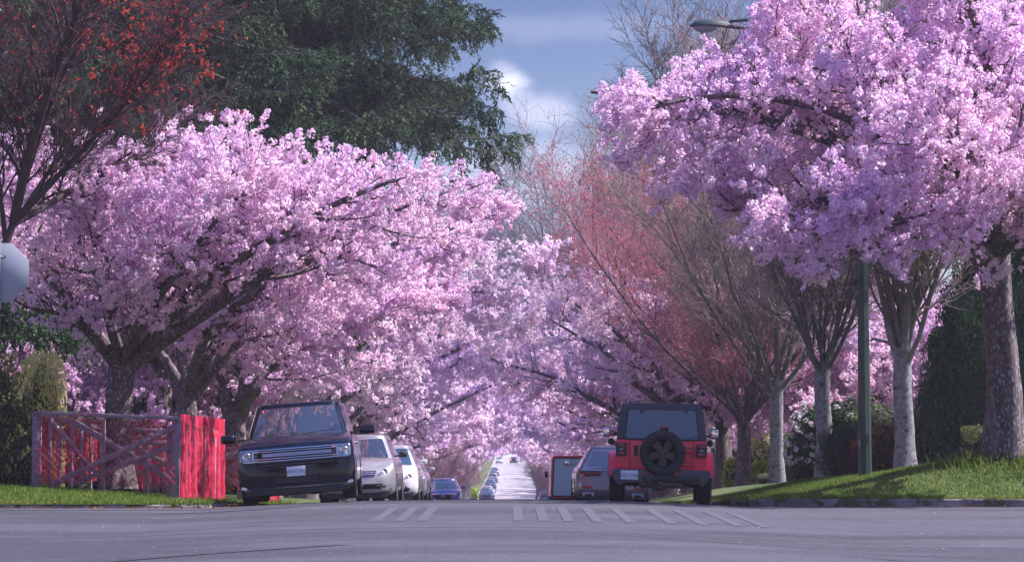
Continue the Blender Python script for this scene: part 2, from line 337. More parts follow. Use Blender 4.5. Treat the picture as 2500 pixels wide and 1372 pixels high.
# verges with a rounded kerb corner
def verge(side, rad, hk):
    XE, YE = (XR, YR) if side > 0 else (XL, YL)
    def edge(Y):
        dy = np.clip(Y - YE, 0, rad); return XE + side * (rad - np.sqrt(np.maximum(rad ** 2 - (rad - dy) ** 2, 0)))
    ys = np.concatenate([YE + rad * (1 - np.cos(np.linspace(0, math.pi / 2, 12))), np.arange(YE + rad + .5, YE + 60, .5), np.arange(YE + 61, 300, 3), np.arange(300, 1001, 10)])
    ys = np.unique(ys); ss = np.concatenate([np.linspace(.14, 10, 36), np.linspace(10.5, 20, 10), np.array([24, 30, 45, 70, 120, 250])])
    V = np.zeros((len(ys), len(ss), 3))
    for i, y in enumerate(ys):
        x = edge(y) + side * ss; yy = y + (.14 if i == 0 else 0)
        V[i] = np.stack([x, np.full_like(x, yy), gz(XE + side * np.maximum(np.abs(x - XE), .2), max(yy, YE + .02)) ], -1)
    tag(MB().grid(V, side < 0).build('lawn', M['soil'], smooth=180), kind='structure')
    pl = [(XE + side * 246, YE)] + [(x, YE) for x in np.linspace(XE + side * 30, XE + side * rad, 24)] + [(edge(y), y) for y in ys[1:] if y <= YE + rad] + [(XE, y) for y in ys if y > YE + rad]
    pl = np.array(pl); d = np.gradient(pl, axis=0); d /= np.linalg.norm(d, axis=1, keepdims=True)
    nrm = np.stack([-d[:, 1], d[:, 0]], 1) * (-1 if side > 0 else 1)
    nrm *= 1
    if (pl[5] + nrm[5] * .2)[1] < pl[5][1]: nrm = -nrm
    rz = road_z(pl[:, 0], pl[:, 1])
    sec = [(0, -.06), (.012, hk - .02), (.03, hk), (.15, hk), (.151, -.06)]
    V = np.stack([np.stack([pl[:, 0] + nrm[:, 0] * a, pl[:, 1] + nrm[:, 1] * a, rz + b], -1) for a, b in sec], 1)
    tag(MB().grid(V, side > 0).build('kerb', M['concrete'], smooth=30), kind='structure')
verge(1, 2.2, .13); verge(-1, 1.2, .055)

# grass blades close to the camera
rng = np.random.default_rng(5)
def grass(n, side, x1, y0, y1, hmin, hmax, seed, keep=None):
    rg = np.random.default_rng(seed)
    Y = y0 + (y1 - y0) * rg.random(n) ** 1.3; XE = XR if side > 0 else XL
    X = XE + side * (.12 + (x1 - .12) * rg.random(n))
    if side > 0:
        dy = np.clip(Y - YR, 0, 2.2); ok = (X - XR) > 2.2 - np.sqrt(np.maximum(2.2 ** 2 - (2.2 - dy) ** 2, 0)) + .1
        X, Y = X[ok], Y[ok]
    if keep is not None: k = keep(X, Y, rg); X, Y = X[k], Y[k]
    n = len(X); Z = gz(X, Y) - .01; h = hmin + (hmax - hmin) * rg.random(n) ** 2; a = rg.random(n) * 6.28; w = .006 + .006 * rg.random(n)
    h *= .7 + .6 * (np.sin(X * 2.1) * np.sin(Y * 1.7 + X) * .5 + .5)
    dx, dy = np.cos(a) * w, np.sin(a) * w; b = rg.random(n) * 6.28; l = h * rg.random(n) * .8
    P = np.stack([X, Y, Z], -1); D = np.stack([dx, dy, 0 * dx], -1); T = np.stack([np.cos(b) * l, np.sin(b) * l, h], -1)
    V = np.stack([P - D, P + D, P + T + D * .15, P + T - D * .15], 1)
    return MB().add(V, np.arange(4 * n).reshape(-1, 4))
tag(grass(170000, 1, 9.5, YR + .1, 62, .03, .09, 1).build('grass', M['grass']), kind='stuff', label='sunlit green grass on the raised bank under the right hand trees')
tag(grass(110000, -1, 8.5, YL + .1, 52, .03, .10, 2, keep=lambda X, Y, r: (r.random(len(X)) < np.where((X > -6.2) & (Y > 39.5) & (Y < 46), .10, 1)) & (r.random(len(X)) < np.where(Y > 43, .5, 1))).build('grass', M['grass']), kind='stuff', label='short green grass in front of the mesh fence on the left')
# longer tufts round the big trunk on the bank
def tufts(spots, seed, name, label):
    rg = np.random.default_rng(seed); mb = MB()
    for (x, y, r, h, n) in spots:
        X = x + rg.normal(0, r, n); Y = y + rg.normal(0, r, n); Z = gz(X, Y); a = rg.random(n) * 6.28; w = .007
        l = h * (.2 + .8 * rg.random(n)); hh = h * (.5 + .7 * rg.random(n))
        D = np.stack([np.cos(a) * w, np.sin(a) * w, 0 * a], -1); P = np.stack([X, Y, Z], -1); T1 = np.stack([np.cos(a + 1.5) * l * .35, np.sin(a + 1.5) * l * .35, hh * .75], -1); T2 = np.stack([np.cos(a + 1.5) * l, np.sin(a + 1.5) * l, hh], -1)
        V = np.stack([P - D, P + D, P + T1 + D, P + T1 - D], 1); mb.add(V, np.arange(4 * n).reshape(-1, 4))
        V = np.stack([P + T1 - D, P + T1 + D, P + T2 + D * .1, P + T2 - D * .1], 1); mb.add(V, np.arange(4 * n).reshape(-1, 4))
    return tag(mb.build(name, M['grass']), kind='stuff', label=label)
tufts([(8.6, 42.9, .35, .20, 350), (9.7, 42.6, .35, .22, 350), (9.2, 42.4, .5, .14, 350), (10.2, 43, .5, .2, 300)], 8, 'grass_tufts', 'long ragged grass tufts at the foot of the thick dark trunk')

# road markings: worn zebra bars, thin line, tar seams, seam across the crest
def worn_paint():
    m = bpy.data.materials.new('worn_road_paint'); m.use_nodes = True; t = m.node_tree; b = t.nodes['Principled BSDF']; b.inputs['Roughness'].default_value = .8
    tc = t.nodes.new('ShaderNodeTexCoord'); n = t.nodes.new('ShaderNodeTexNoise'); n.inputs['Scale'].default_value = 9; n.inputs['Detail'].default_value = 8; n.inputs['Roughness'].default_value = .75
    t.links.new(tc.outputs['Object'], n.inputs['Vector']); mr = t.nodes.new('ShaderNodeMapRange'); mr.inputs[1].default_value = .40; mr.inputs[2].default_value = .62
    t.links.new(n.outputs[0], mr.inputs[0]); mx = t.nodes.new('ShaderNodeMix'); mx.data_type = 'RGBA'; mx.inputs[6].default_value = (.062, .060, .08, 1); mx.inputs[7].default_value = (.082, .079, .104, 1)
    t.links.new(mr.outputs[0], mx.inputs[0]); t.links.new(mx.outputs[2], b.inputs['Base Color']); return m
M['paint_worn'] = worn_paint()
def decal(mb, path, w, dz=.004, n=24):
    path = np.array(path, float); tt = np.linspace(0, 1, len(path)); q = np.linspace(0, 1, n)
    p = np.stack([np.interp(q, tt, path[:, 0]), np.interp(q, tt, path[:, 1])], -1); w_ = np.interp(q, np.linspace(0, 1, len(np.atleast_1d(w))), np.atleast_1d(w))
    d = np.gradient(p, axis=0); d /= np.linalg.norm(d, axis=1, keepdims=True); s_ = np.stack([-d[:, 1], d[:, 0]], 1)
    V = []
    for k in (-.5, .5):
        q_ = p + s_ * w_[:, None] * k; V.append(np.stack([q_[:, 0], q_[:, 1], road_z(q_[:, 0], q_[:, 1]) + dz], -1))
    mb.grid(np.stack(V, 1)); return mb
mb = MB()
for x in [-1.72, -1.42, -1.14, 0.08, .40, .72, 1.08, 1.50, 2.02, 2.42, 2.86, 3.2]:
    decal(mb, [(x, 29.0), (x, 34.0)], .13, .005, 12)
tag(mb.build('crosswalk_markings', M['paint_worn'], smooth=180), kind='structure')
mb = MB(); decal(mb, [(1.05, 25.9), (2.4, 24.6), (5.6, 22.4)], .045, .006, 40)
tag(mb.build('thin_road_line', M['paint_worn'], smooth=180), kind='structure')
mb = MB()
decal(mb, [(-4.7, 20.2), (-3.8, 21.4), (-2.9, 22.3), (-2.2, 22.9), (-1.87, 23.3), (-1.6, 23.4)], [.05, .16, .08, .12, .14, .02], .006, 60)
decal(mb, [(-4.25, 21.25), (-3.9, 21.35), (-3.6, 21.4)], [.04, .22, .26, .04], .007, 20)
decal(mb, [(-2.4, 20.0), (-2.15, 20.35), (-1.9, 20.45)], [.02, .12, .02], .007, 14)
decal(mb, [(3.3, 22.8), (3.9, 22.3), (4.4, 21.9), (5.0, 21.4)], [.02, .10, .09, .28], .006, 40)
decal(mb, [(-12, 36.05), (-6, 36.0), (-2, 36.1), (2, 36.05), (6, 37.2), (10, 38.5)], [.16, .12, .10, .12], .006, 80)
decal(mb, [(-5.5, 34.4), (-3.9, 34.9), (-3.2, 35.4)], [.02, .4, .02], .006, 20)
decal(mb, [(-7.5, 27.0), (-3.0, 27.1), (0, 27.3), (3, 27.0), (8, 27.4)], [.03, .06, .03, .05], .006, 80)
decal(mb, [(4.2, 33.0), (5.2, 31.0), (6.5, 30.2)], [.015, .03, .01], .006, 40)
tag(mb.build('tar_seams', M['tar'], smooth=180), kind='structure')
# fallen petals
def petals():
    rg = np.random.default_rng(77); n = 110; mb = MB()
    X = rg.uniform(-6, 8, n); Y = 20 + 21 * rg.random(n) ** .8; 
    k = 500; X = np.concatenate([X, rg.uniform(-7.5, -4.6, k)]); Y = np.concatenate([Y, rg.uniform(37, 43, k)]); n += k
    Z = gz(X, Y) + .008; a = rg.random(n) * 6.28; s_ = .004 + .006 * rg.random(n)
    u = np.stack([np.cos(a), np.sin(a), .25 * rg.normal(size=n)], -1) * s_[:, None]; v = np.stack([-np.sin(a), np.cos(a), .25 * rg.normal(size=n)], -1) * s_[:, None]
    P = np.stack([X, Y, Z], -1); V = np.stack([P - u, P - v, P + u, P + v], 1)
    tag(mb.add(V, np.arange(4 * n).reshape(-1, 4)).build('fallen_petals', M['white_flower']), kind='stuff', label='pale petals scattered over the asphalt and verge')
petals()
def litter():
    rg = np.random.default_rng(78); n = 1500; mb = MB(); n1 = 750
    X = np.concatenate([rg.uniform(3.6, 12, n1), rg.uniform(-11, -4.4, n - n1)]); E = np.where(X > 0, YR, YL)
    Y = E - .22 + np.abs(rg.normal(0, .45, n)) * np.where(rg.random(n) < .5, 1, .3); X2 = X.copy(); Z = gz(X, Y) + .012 + .03 * (Y > E); a = rg.random(n) * 6.28; s_ = .010 + .016 * rg.random(n)
    u = np.stack([np.cos(a), np.sin(a), .4 * rg.normal(size=n)], -1) * s_[:, None]; v = np.stack([-np.sin(a), np.cos(a), .4 * rg.normal(size=n)], -1) * s_[:, None] * .6
    P = np.stack([X, Y, Z], -1); tag(mb.add(np.stack([P - u, P - v, P + u, P + v], 1), np.arange(4 * n).reshape(-1, 4)).build('leaf_litter', M['shrub_red']), kind='stuff', label='brown leaf litter caught along the kerbs')
litter()

# ------------------------------------------------------------------ tree growing
def unit(v): return v / (np.linalg.norm(v, axis=-1, keepdims=True) + 1e-9)
def spawn(rg, P, Rr, k, t0, t1, ang, L, n=5, up=.05, wob=.12, flat=1.0, r0=.6, rmin=.003, tp=.25, rmax=9, tpow=1.0):
    """k children from each parent polyline; returns points (M*k,n,3) and radii"""
    Mn, N, _ = P.shape
    t = (np.arange(k)[None] + rg.random((Mn, k))) / k; t = t0 + (t1 - t0) * t ** tpow
    x = t * (N - 1); i = np.minimum(x.astype(int), N - 2); f = (x - i)[..., None]; m = np.arange(Mn)[:, None]
    p = P[m, i] * (1 - f) + P[m, i + 1] * f; T = unit(P[m, i + 1] - P[m, i]); r = Rr[m, i] * (1 - f[..., 0]) + Rr[m, i + 1] * f[..., 0]
    q = rg.normal(size=p.shape); q -= (q * T).sum(-1, keepdims=True) * T; q = unit(q); q[..., 2] *= flat; q = unit(q)
    a = R(1) * rg.uniform(ang[0], ang[1], (Mn, k))[..., None]; d = unit(T * np.cos(a) + q * np.sin(a))
    Ln = (L[0] + (L[1] - L[0]) * rg.random((Mn, k))) * (1 - .35 * t); rad0 = np.clip(r * r0, rmin, rmax)
    pts = [p]; 
    for s_ in range(n - 1):
        d = unit(d + np.array([0, 0, up]) + rg.normal(size=d.shape) * wob); p = p + d * (Ln / (n - 1))[..., None]; pts.append(p)
    out = np.stack(pts, 2).reshape(-1, n, 3); rr = (rad0[..., None] * np.linspace(1, tp, n)).reshape(-1, n)
    return out, np.maximum(rr, rmin * .6)
def path(pts, r, n=9):
    pts = np.array(pts, float); r = np.array(r, float); t = np.linspace(0, 1, len(pts)); q = np.linspace(0, 1, n)
    # smooth (Catmull-like) by resampling a quadratic blend
    P = np.stack([np.interp(q, t, pts[:, c]) for c in range(3)], -1)
    for _ in range(2): P[1:-1] = .25 * P[:-2] + .5 * P[1:-1] + .25 * P[2:]
    return P, np.interp(q, t, r)
def limb(rg, start, az, el0, el1, L, r0, r1, n=9, wig=.12):
    p = np.array(start, float); out = [p]; a = az
    for i in range(n - 1):
        el = R(el0 + (el1 - el0) * i / (n - 2) + rg.normal() * wig * 45); a += rg.normal() * wig
        p = p + L / (n - 1) * np.array([math.cos(a) * math.cos(el), math.sin(a) * math.cos(el), math.sin(el)]); out.append(p)
    return np.array(out), np.linspace(r0, r1, n)
def trunk_mesh(mb, P, Rr, k=18, flare=1.5, seed=0, lump=.10):
    rg = np.random.default_rng(seed); P = np.array(P, float); n = 22; t = np.linspace(0, 1, len(P)); q = np.linspace(0, 1, n)
    C = np.stack([np.interp(q, t, P[:, c]) for c in range(3)], -1); rad = np.interp(q, t, Rr)
    rad = rad * (1 + (flare - 1) * np.exp(-q * 9)); th = np.arange(k) * 2 * math.pi / k
    ph = rg.random(4) * 6.28; V = np.zeros((n, k, 3))
    for i in range(n):
        rr = rad[i] * (1 + lump * (.6 * np.sin(3 * th + ph[0] + q[i] * 2) + .5 * np.sin(5 * th + ph[1] - q[i] * 3) + .3 * np.sin(9 * th + ph[2])) * (1 + 1.6 * math.exp(-q[i] * 8)) + rg.normal(size=k) * .015)
        V[i] = C[i] + np.stack([rr * np.cos(th), rr * np.sin(th), 0 * th], -1)
    i = np.arange(n - 1)[:, None] * k; j = np.arange(k)[None]; jn = (j + 1) % k
    mb.add(V, np.stack([i + j, i + jn, i + k + jn, i + k + j], -1).reshape(-1, 4)); return mb

def puff(rg, nq, rad, ps):
    """one blossom cluster: nq petal quads around a small ball"""
    d = unit(rg.normal(size=(nq, 3))); c = d * rad * (.45 + .55 * rg.random((nq, 1)))
    nrm = unit(d + rg.normal(size=(nq, 3)) * .55); u = unit(np.cross(nrm, rg.normal(size=(nq, 3)))); v = np.cross(nrm, u)
    s_ = ps * (.75 + .5 * rg.random((nq, 1))); b = nrm * s_ * .35
    return np.stack([c - u * s_, c - v * s_ * .85 + b, c + u * s_ , c + v * s_ * .85 + b], 1)
def clusters(rg, C, nq=12, rad=.055, ps=.032, nt=24, var=.48):
    """blossom clusters at the points C -> MB"""
    T = np.stack([puff(rg, nq, rad, ps) for _ in range(nt)]); K = len(C); idx = rg.integers(0, nt, K)
    a = rg.random(K) * 6.28; ca, sa = np.cos(a), np.sin(a); s_ = 1 - var + 2 * var * rg.random(K)
    V = T[idx] * s_[:, None, None, None]; x = V[..., 0] * ca[:, None, None] - V[..., 1] * sa[:, None, None]; y = V[..., 0] * sa[:, None, None] + V[..., 1] * ca[:, None, None]
    V = np.stack([x, y, V[..., 2]], -1) + C[:, None, None, :]
    return MB().add(V, np.arange(4 * nq * K).reshape(-1, 4))
def pts_on(rg, P, m, t0, t1, jit, drop=0):
    Mn, N, _ = P.shape; t = t0 + (t1 - t0) * rg.random((Mn, m)); x = t * (N - 1); i = np.minimum(x.astype(int), N - 2); f = (x - i)[..., None]; mm = np.arange(Mn)[:, None]
    p = P[mm, i] * (1 - f) + P[mm, i + 1] * f + rg.normal(size=(Mn, m, 3)) * jit; p[..., 2] -= drop * rg.random((Mn, m))
    return p.reshape(-1, 3)

def cherry(name, label, seed, trunk, trad, limbs, k2=14, L2=(1.6, 3.1), k3=9, L3=(.7, 1.35), k4=0, m=12, nq=12, rad=.055, ps=.032, flat=.7, up2=.07, keep=None,
           far=False, group=None, flare=1.5, drop=.10, t2=.22, bark='bark', blos='blossom', kt=18):
    """trunk/limb coordinates are local to the foot of the tree"""
    rg = np.random.default_rng(seed); root = empty(name); tag(root, label, 'tree', group)
    P1 = np.stack([l[0] for l in limbs]); R1 = np.stack([l[1] for l in limbs])
    P2, R2 = spawn(rg, P1, R1, k2, t2, 1.0, (30, 75), L2, 6, up2, .14, flat, .45, .012, rmax=.055)
    ends, er = spawn(rg, P1[:, -3:], R1[:, -3:], 3, .7, 1.0, (5, 30), L2, 6, .04, .1, flat, .8, .012, rmax=.04); P2 = np.concatenate([P2, ends]); R2 = np.concatenate([R2, er])
    P3, R3 = spawn(rg, P2, R2, k3, .12, 1.0, (25, 65), L3, 5, .05, .16, .8, .5, .0075)
    if keep is not None:
        q = keep(P3[:, -1]) ; P3, R3 = P3[q], R3[q]; q = keep(P2[:, -1]); P2, R2 = P2[q], R2[q]
    tm = MB(); trunk_mesh(tm, trunk, trad, kt, flare, seed, .09); tm.build('trunk', M[bark], root, smooth=180)
    lm = MB(); lm.tubes(P1, R1, 10 if not far else 6, ); lm.tubes(P2, R2, 5 if not far else 3); lm.build('limbs', M[bark], root, smooth=180)
    tw = MB(); tw.tubes(P3, R3, 3)
    C = [pts_on(rg, P3, m, .1, 1.03, .05, drop), pts_on(rg, P2, max(3, m), .15, 1.02, .06, drop)]
    if k4:
        P4, R4 = spawn(rg, P3, R3, k4, .2, 1, (25, 60), (.25, .5), 3, .03, .12, .9, .6, .004); tw.tubes(P4, R4, 3)
        if keep is not None: P4 = P4[keep(P4[:, -1])]
        C.append(pts_on(rg, P4, max(2, m // 3), .3, 1.05, .03, drop * .5))
    tw.build('twigs', M['twig'], root, smooth=180)
    C = np.concatenate(C)
    if keep is not None: C = C[keep(C)]
    o = clusters(rg, C, nq, rad, ps).build('crown', M[blos], root)
    print(name, label, 'clusters', len(C), 'quads', len(C) * nq)
    return root
def copy_tree(o, loc, rz, label, group=None, sc=1.0):
    r = o.copy(); COL.objects.link(r); r.location = loc; r.rotation_euler = (0, 0, rz); r.scale = (sc, sc, sc)
    r['label'] = label
    if group: r['group'] = group
    for ch in o.children:
        c = ch.copy(); COL.objects.link(c); c.parent = r
        for g in ch.children: d = g.copy(); COL.objects.link(d); d.parent = c
    return r
f_ = 5600.
def wx(px, Y): return (px - 1250) / f_ * Y * 1.0
def wz(py, Y): return 1 + Y * math.tan(math.atan((686 - py) / f_) + R(PITCH))
# ------------------------------------------------------------------ left row of cherries
def rel(pts, X0, Y0, Z0): return [(wx(px, Y) - X0, Y - Y0, wz(py, Y) - Z0) for px, py, Y in pts]
# tree A: first cherry, inside the mesh fence
XA, YA = -8.05, 47.0; ZA = gzf(XA, YA) - .05
tA = rel([(292, 1192, 47), (288, 1080, 47), (290, 960, 47), (300, 880, 47), (305, 845, 47)], XA, YA, ZA)
rgA = np.random.default_rng(101)
def L_(pts, r): return path(rel(pts, XA, YA, ZA), r)
limbsA = [L_([(300, 900, 47), (262, 850, 46.6), (190, 770, 46.0), (120, 690, 45.6), (75, 610, 45.4), (35, 520, 45.2), (10, 400, 45)], [.19, .17, .15, .13, .11, .08, .04]),
          L_([(305, 900, 47), (360, 850, 47), (450, 790, 47), (545, 735, 46.8), (640, 660, 46.5), (720, 610, 46.2), (880, 540, 46), (1050, 480, 46)], [.19, .18, .165, .16, .145, .11, .07, .03]),
          L_([(300, 890, 47), (300, 830, 47.3), (290, 760, 47.8), (310, 640, 48.5), (350, 500, 49), (400, 380, 49.5)], [.16, .14, .12, .10, .07, .03]),
          L_([(310, 890, 47), (370, 800, 46.5), (470, 720, 45.5), (600, 600, 44.5), (700, 480, 44), (820, 400, 44)], [.15, .13, .12, .10, .06, .03]),
          L_([(300, 890, 47), (330, 800, 45.8), (400, 700, 44.3), (470, 600, 43), (560, 500, 42.2)], [.14, .12, .09, .06, .03]),
          L_([(300, 890, 47), (270, 800, 46), (240, 700, 44.8), (220, 600, 43.8), (230, 480, 43)], [.13, .11, .09, .06, .03]),
          L_([(310, 890, 47), (430, 780, 48), (600, 640, 49.5), (780, 520, 50.5), (960, 440, 51), (1130, 440, 51)], [.15, .13, .11, .09, .05, .03]),
          L_([(300, 890, 47), (380, 760, 48), (480, 600, 49), (560, 450, 50), (620, 330, 50)], [.13, .11, .09, .06, .03]),
          L_([(310, 890, 47), (440, 740, 45), (620, 600, 43.4), (800, 500, 42.4), (960, 440, 42)], [.13, .11, .09, .06, .03]),
          L_([(295, 890, 47), (220, 800, 48), (150, 700, 49), (90, 560, 50), (60, 420, 51)], [.13, .11, .09, .06, .03])]
def keepA(p):
    s = YA / (YA + p[:, 1]); x = (p[:, 0] + XA) * s - XA; z = (p[:, 2] + ZA - 1) * s + 1 - ZA
    low = np.interp(x, [-4, -1.6, -.3, .4, 1.36, 2.2, 2.96, 3.9, 5.1, 6.8, 7.9], [3.0, 4.0, 3.2, 2.95, 3.9, 4.2, 4.6, 4.9, 4.4, 4.5, 5.1]); low = np.where(p[:, 1] > .9, np.minimum(low, 3.1 + .15 * np.abs(x)), low)
    top = np.interp(x, [-4, -1, .5, 2.2, 3.8, 4.7, 6, 7, 8, 9], [7.1, 7.6, 7.7, 7.9, 7.4, 7.1, 6.8, 6.7, 6.2, 5.5])
    return (z > low + .15 * np.sin(x * 7)) & (z < top + .28 * np.sin(x * 3.1 + p[:, 1] * 2) + .15 * np.sin(x * 11))
A = cherry('cherry_tree', 'nearest cherry of the left row, dark forked trunk rising inside the wooden mesh fence', 11, tA, [.32, .275, .27, .28, .24], limbsA,
           k2=24, L2=(1.6, 3.0), k3=12, L3=(.6, 1.25), k4=1, m=4, nq=18, rad=.072, ps=.0265, keep=keepA, flare=1.25)
A.location = (XA, YA, ZA)
# tree B
XB, YB = -8.0, 57.0; ZB = gzf(XB, YB) - .05
tB = rel([(462, 1130, 57), (460, 1040, 57), (456, 970, 57), (462, 925, 57)], XB, YB, ZB)
def L_(pts, r): return path(rel(pts, XB, YB, ZB), r)
limbsB = [L_([(450, 960, 57), (410, 880, 57), (380, 840, 57), (300, 790, 57), (200, 700, 57.5), (150, 600, 58)], [.15, .12, .10, .08, .06, .03]),
          L_([(470, 970, 57), (510, 900, 57), (560, 850, 57), (640, 780, 56.7), (710, 700, 56.2), (800, 640, 55.6), (960, 590, 55), (1100, 560, 55)], [.18, .16, .15, .145, .13, .09, .06, .03]),
          L_([(460, 950, 57), (440, 870, 57.3), (430, 780, 58), (470, 650, 59), (520, 520, 60)], [.16, .13, .10, .07, .03]),
          L_([(465, 950, 57), (520, 850, 56), (570, 740, 55), (640, 600, 54), (720, 520, 53.5)], [.15, .12, .10, .06, .03]),
          L_([(465, 950, 57), (560, 840, 58.5), (700, 740, 60.5), (860, 650, 62), (1040, 600, 63)], [.15, .12, .10, .06, .03]),
          L_([(460, 950, 57), (480, 850, 55.5), (540, 760, 53.6), (640, 700, 52), (760, 640, 51)], [.14, .11, .09, .06, .03]),
          L_([(460, 950, 57), (500, 840, 58.5), (600, 700, 61), (700, 600, 63), (820, 520, 64)], [.14, .11, .09, .06, .03])]
def keepB(p):
    r = np.hypot(p[:, 0], p[:, 1]); return (p[:, 2] > 2.5 + .08 * r + .3 * np.sin(p[:, 0] * 2 + p[:, 1])) & (p[:, 2] < 7.4)
B = cherry('cherry_tree', 'second cherry of the left row, brown trunk splitting into long limbs behind the fence', 12, tB, [.30, .25, .24, .22], limbsB,
           k2=22, L2=(1.6, 3.2), k3=13, L3=(.7, 1.3), k4=1, m=5, nq=14, rad=.074, ps=.031, keep=keepB, flare=1.2)
B.location = (XB, YB, ZB)
# tree C with the sawn-off limb
XT, YT = -8.05, 67.0; ZT = gzf(XT, YT) - .05
tC = rel([(578, 1140, 67), (576, 1070, 67), (575, 1030, 67), (580, 1000, 67)], XT, YT, ZT)
def L_(pts, r): return path(rel(pts, XT, YT, ZT), r)
limbsC = [L_([(590, 1020, 67), (600, 975, 67), (625, 925, 67), (665, 890, 66.6), (760, 820, 66), (900, 760, 65), (1040, 730, 65)], [.20, .15, .14, .11, .09, .06, .03]),
          L_([(585, 1020, 67), (588, 960, 67), (600, 900, 67), (640, 820, 67), (700, 740, 67)], [.16, .13, .11, .08, .04]),
          L_([(585, 1010, 67), (640, 930, 68), (760, 850, 70), (900, 780, 72), (1040, 720, 73)], [.15, .12, .09, .06, .03]),
          L_([(585, 1010, 67), (620, 930, 65), (700, 860, 63), (800, 800, 61.5), (930, 760, 60.5)], [.15, .12, .09, .06, .03]),
          L_([(575, 1010, 67), (540, 920, 68), (500, 850, 69.5), (450, 780, 71), (400, 720, 72)], [.15, .12, .09, .06, .03]),
          L_([(585, 1010, 67), (620, 900, 68), (680, 800, 70), (760, 700, 72), (860, 640, 74)], [.15, .12, .09, .06, .03])]
C3 = cherry('cherry_tree', 'third cherry of the left row with one limb sawn off, behind the black car', 13, tC, [.34, .30, .30, .26], limbsC,
            k2=17, L2=(1.6, 3.0), k3=11, L3=(.7, 1.3), m=6, nq=13, rad=.085, ps=.038, keep=lambda p: (p[:, 2] > 2.3 + .3 * np.sin(p[:, 0] * 2 + p[:, 1])) & (p[:, 2] < 7.0), flare=1.2)
C3.location = (XT, YT, ZT)
mb = MB(); P, r_ = path(rel([(566, 1030, 67), (552, 990, 67), (546, 945, 67)], XT, YT, ZT), [.20, .17, .15]); mb.tubes(P, r_, 12, cap=True); mb.build('sawn_limb', M['bark'], C3, smooth=50)

# generic cherries, copied down both sides of the street
def gen_limbs(rg, fork, n, L, el0=(32, 55), el1=(5, 28), r=.17):
    out = []
    for i in range(n):
        az = (i + rg.uniform(-.25, .25)) * 2 * math.pi / n
        out.append(limb(rg, fork, az, rg.uniform(*el0), rg.uniform(*el1), rg.uniform(*L), r * rg.uniform(.8, 1.1), .03))
    for i in range(3):
        out.append(limb(rg, fork, rg.random() * 6.28, rg.uniform(65, 80), rg.uniform(35, 60), rg.uniform(L[0] * .55, L[0] * .75), r * .8, .03))
    return out
def proto(seed, label, k2, k3, m, nq, rad, ps, far, L=(6.6, 8.6), blos='blossom', z0=2.5, el0=(32, 55), el1=(5, 28), sl=.20):
    rg = np.random.default_rng(seed); h = rg.uniform(2.0, 2.4)
    t = [(0, 0, 0), (.05, .02, h * .4), (-.03, .05, h * .75), (0, 0, h + .15)]
    lim = gen_limbs(rg, (0, 0, h), 7, L, el0, el1)
    ph = rg.random(2) * 6
    keep = lambda p: (p[:, 2] > z0 + sl * np.maximum(np.hypot(p[:, 0], p[:, 1]) - 2, 0) + .35 * np.sin(p[:, 0] * 1.3 + ph[0]) + .25 * np.sin(p[:, 1] * 1.9 + ph[1]))
    return cherry('cherry_tree', label, seed, t, [.33, .27, .25, .26], lim, k2=k2, k3=k3, m=m, nq=nq, rad=rad, ps=ps, keep=keep, far=far, blos=blos, kt=12)
G1 = proto(21, 'x', 17, 11, 6, 11, .088, .045, False, (8.0, 9.8), blos='blossom_far'); G2 = proto(22, 'x', 17, 11, 6, 11, .088, .045, False, (8.0, 9.8), blos='blossom_far')
G3 = proto(23, 'x', 17, 11, 6, 11, .088, .045, False, (5.0, 6.4), z0=.7, el0=(15, 50), el1=(-12, 25))
F1 = proto(31, 'x', 14, 9, 7, 5, .12, .085, True, (7.4, 9.2), blos='blossom_far', z0=1.0, sl=.55, el0=(22, 55)); F2 = proto(32, 'x', 14, 9, 7, 5, .12, .085, True, (7.4, 9.2), blos='blossom_far', z0=1.0, sl=.55, el0=(22, 55))
used = set()
def place(p, x, y, label, group=None, sc=1.0, rz=None, dz=-.05):
    rz = random.uniform(0, 6.28) if rz is None else rz; loc = (x, y, gzf(x, y) + dz)
    if p.name in used: return copy_tree(p, loc, rz, label, group, sc)
    used.add(p.name); p.location = loc; p.rotation_euler = (0, 0, rz); p.scale = (sc, sc, sc); p['label'] = label
    if group: p['group'] = group
    return p
random.seed(4)
ordn = ['fourth', 'fifth', 'sixth', 'seventh', 'eighth', 'ninth', 'tenth']
for i, y in enumerate([77, 87, 97, 108, 120]):
    place([G1, G2][i % 2], -8 + random.uniform(-.3, .3), y, ordn[i] + ' cherry of the left row counting from the mesh fence', 'cherry trees of the left row', [1.0, 1.04, .98, 1.02, 1][i])
for i, y in enumerate([97, 107, 118, 130]):
    place([G2, G1][i % 2], 7.6 + random.uniform(-.3, .3), y, ['first', 'second', 'third', 'fourth'][i] + ' blossoming cherry beyond the bare trees on the right side of the street', 'cherry trees of the right row', [1.12, 1.06, 1.05, 1.05][i])
y = 134
i = 0
while y < 640:
    gap = max(0, (y - 260) / 200); gap = min(gap, 1.15)
    for sx in (-1, 1):
        place([F1, F2][i % 2], sx * (8.6 + gap * 1.0) + random.uniform(-.4, .4), y + random.uniform(-1.5, 1.5) + (6 if sx > 0 else 0), 'distant pink cherry lining the left side of the sunlit street' if sx < 0 else 'distant pink cherry lining the right side of the sunlit street',
              'distant cherries on the left' if sx < 0 else 'distant cherries on the right', random.uniform(.92, 1.08) * (1 - .12 * gap))
        i += 1
    y += 11 if y < 300 else 16
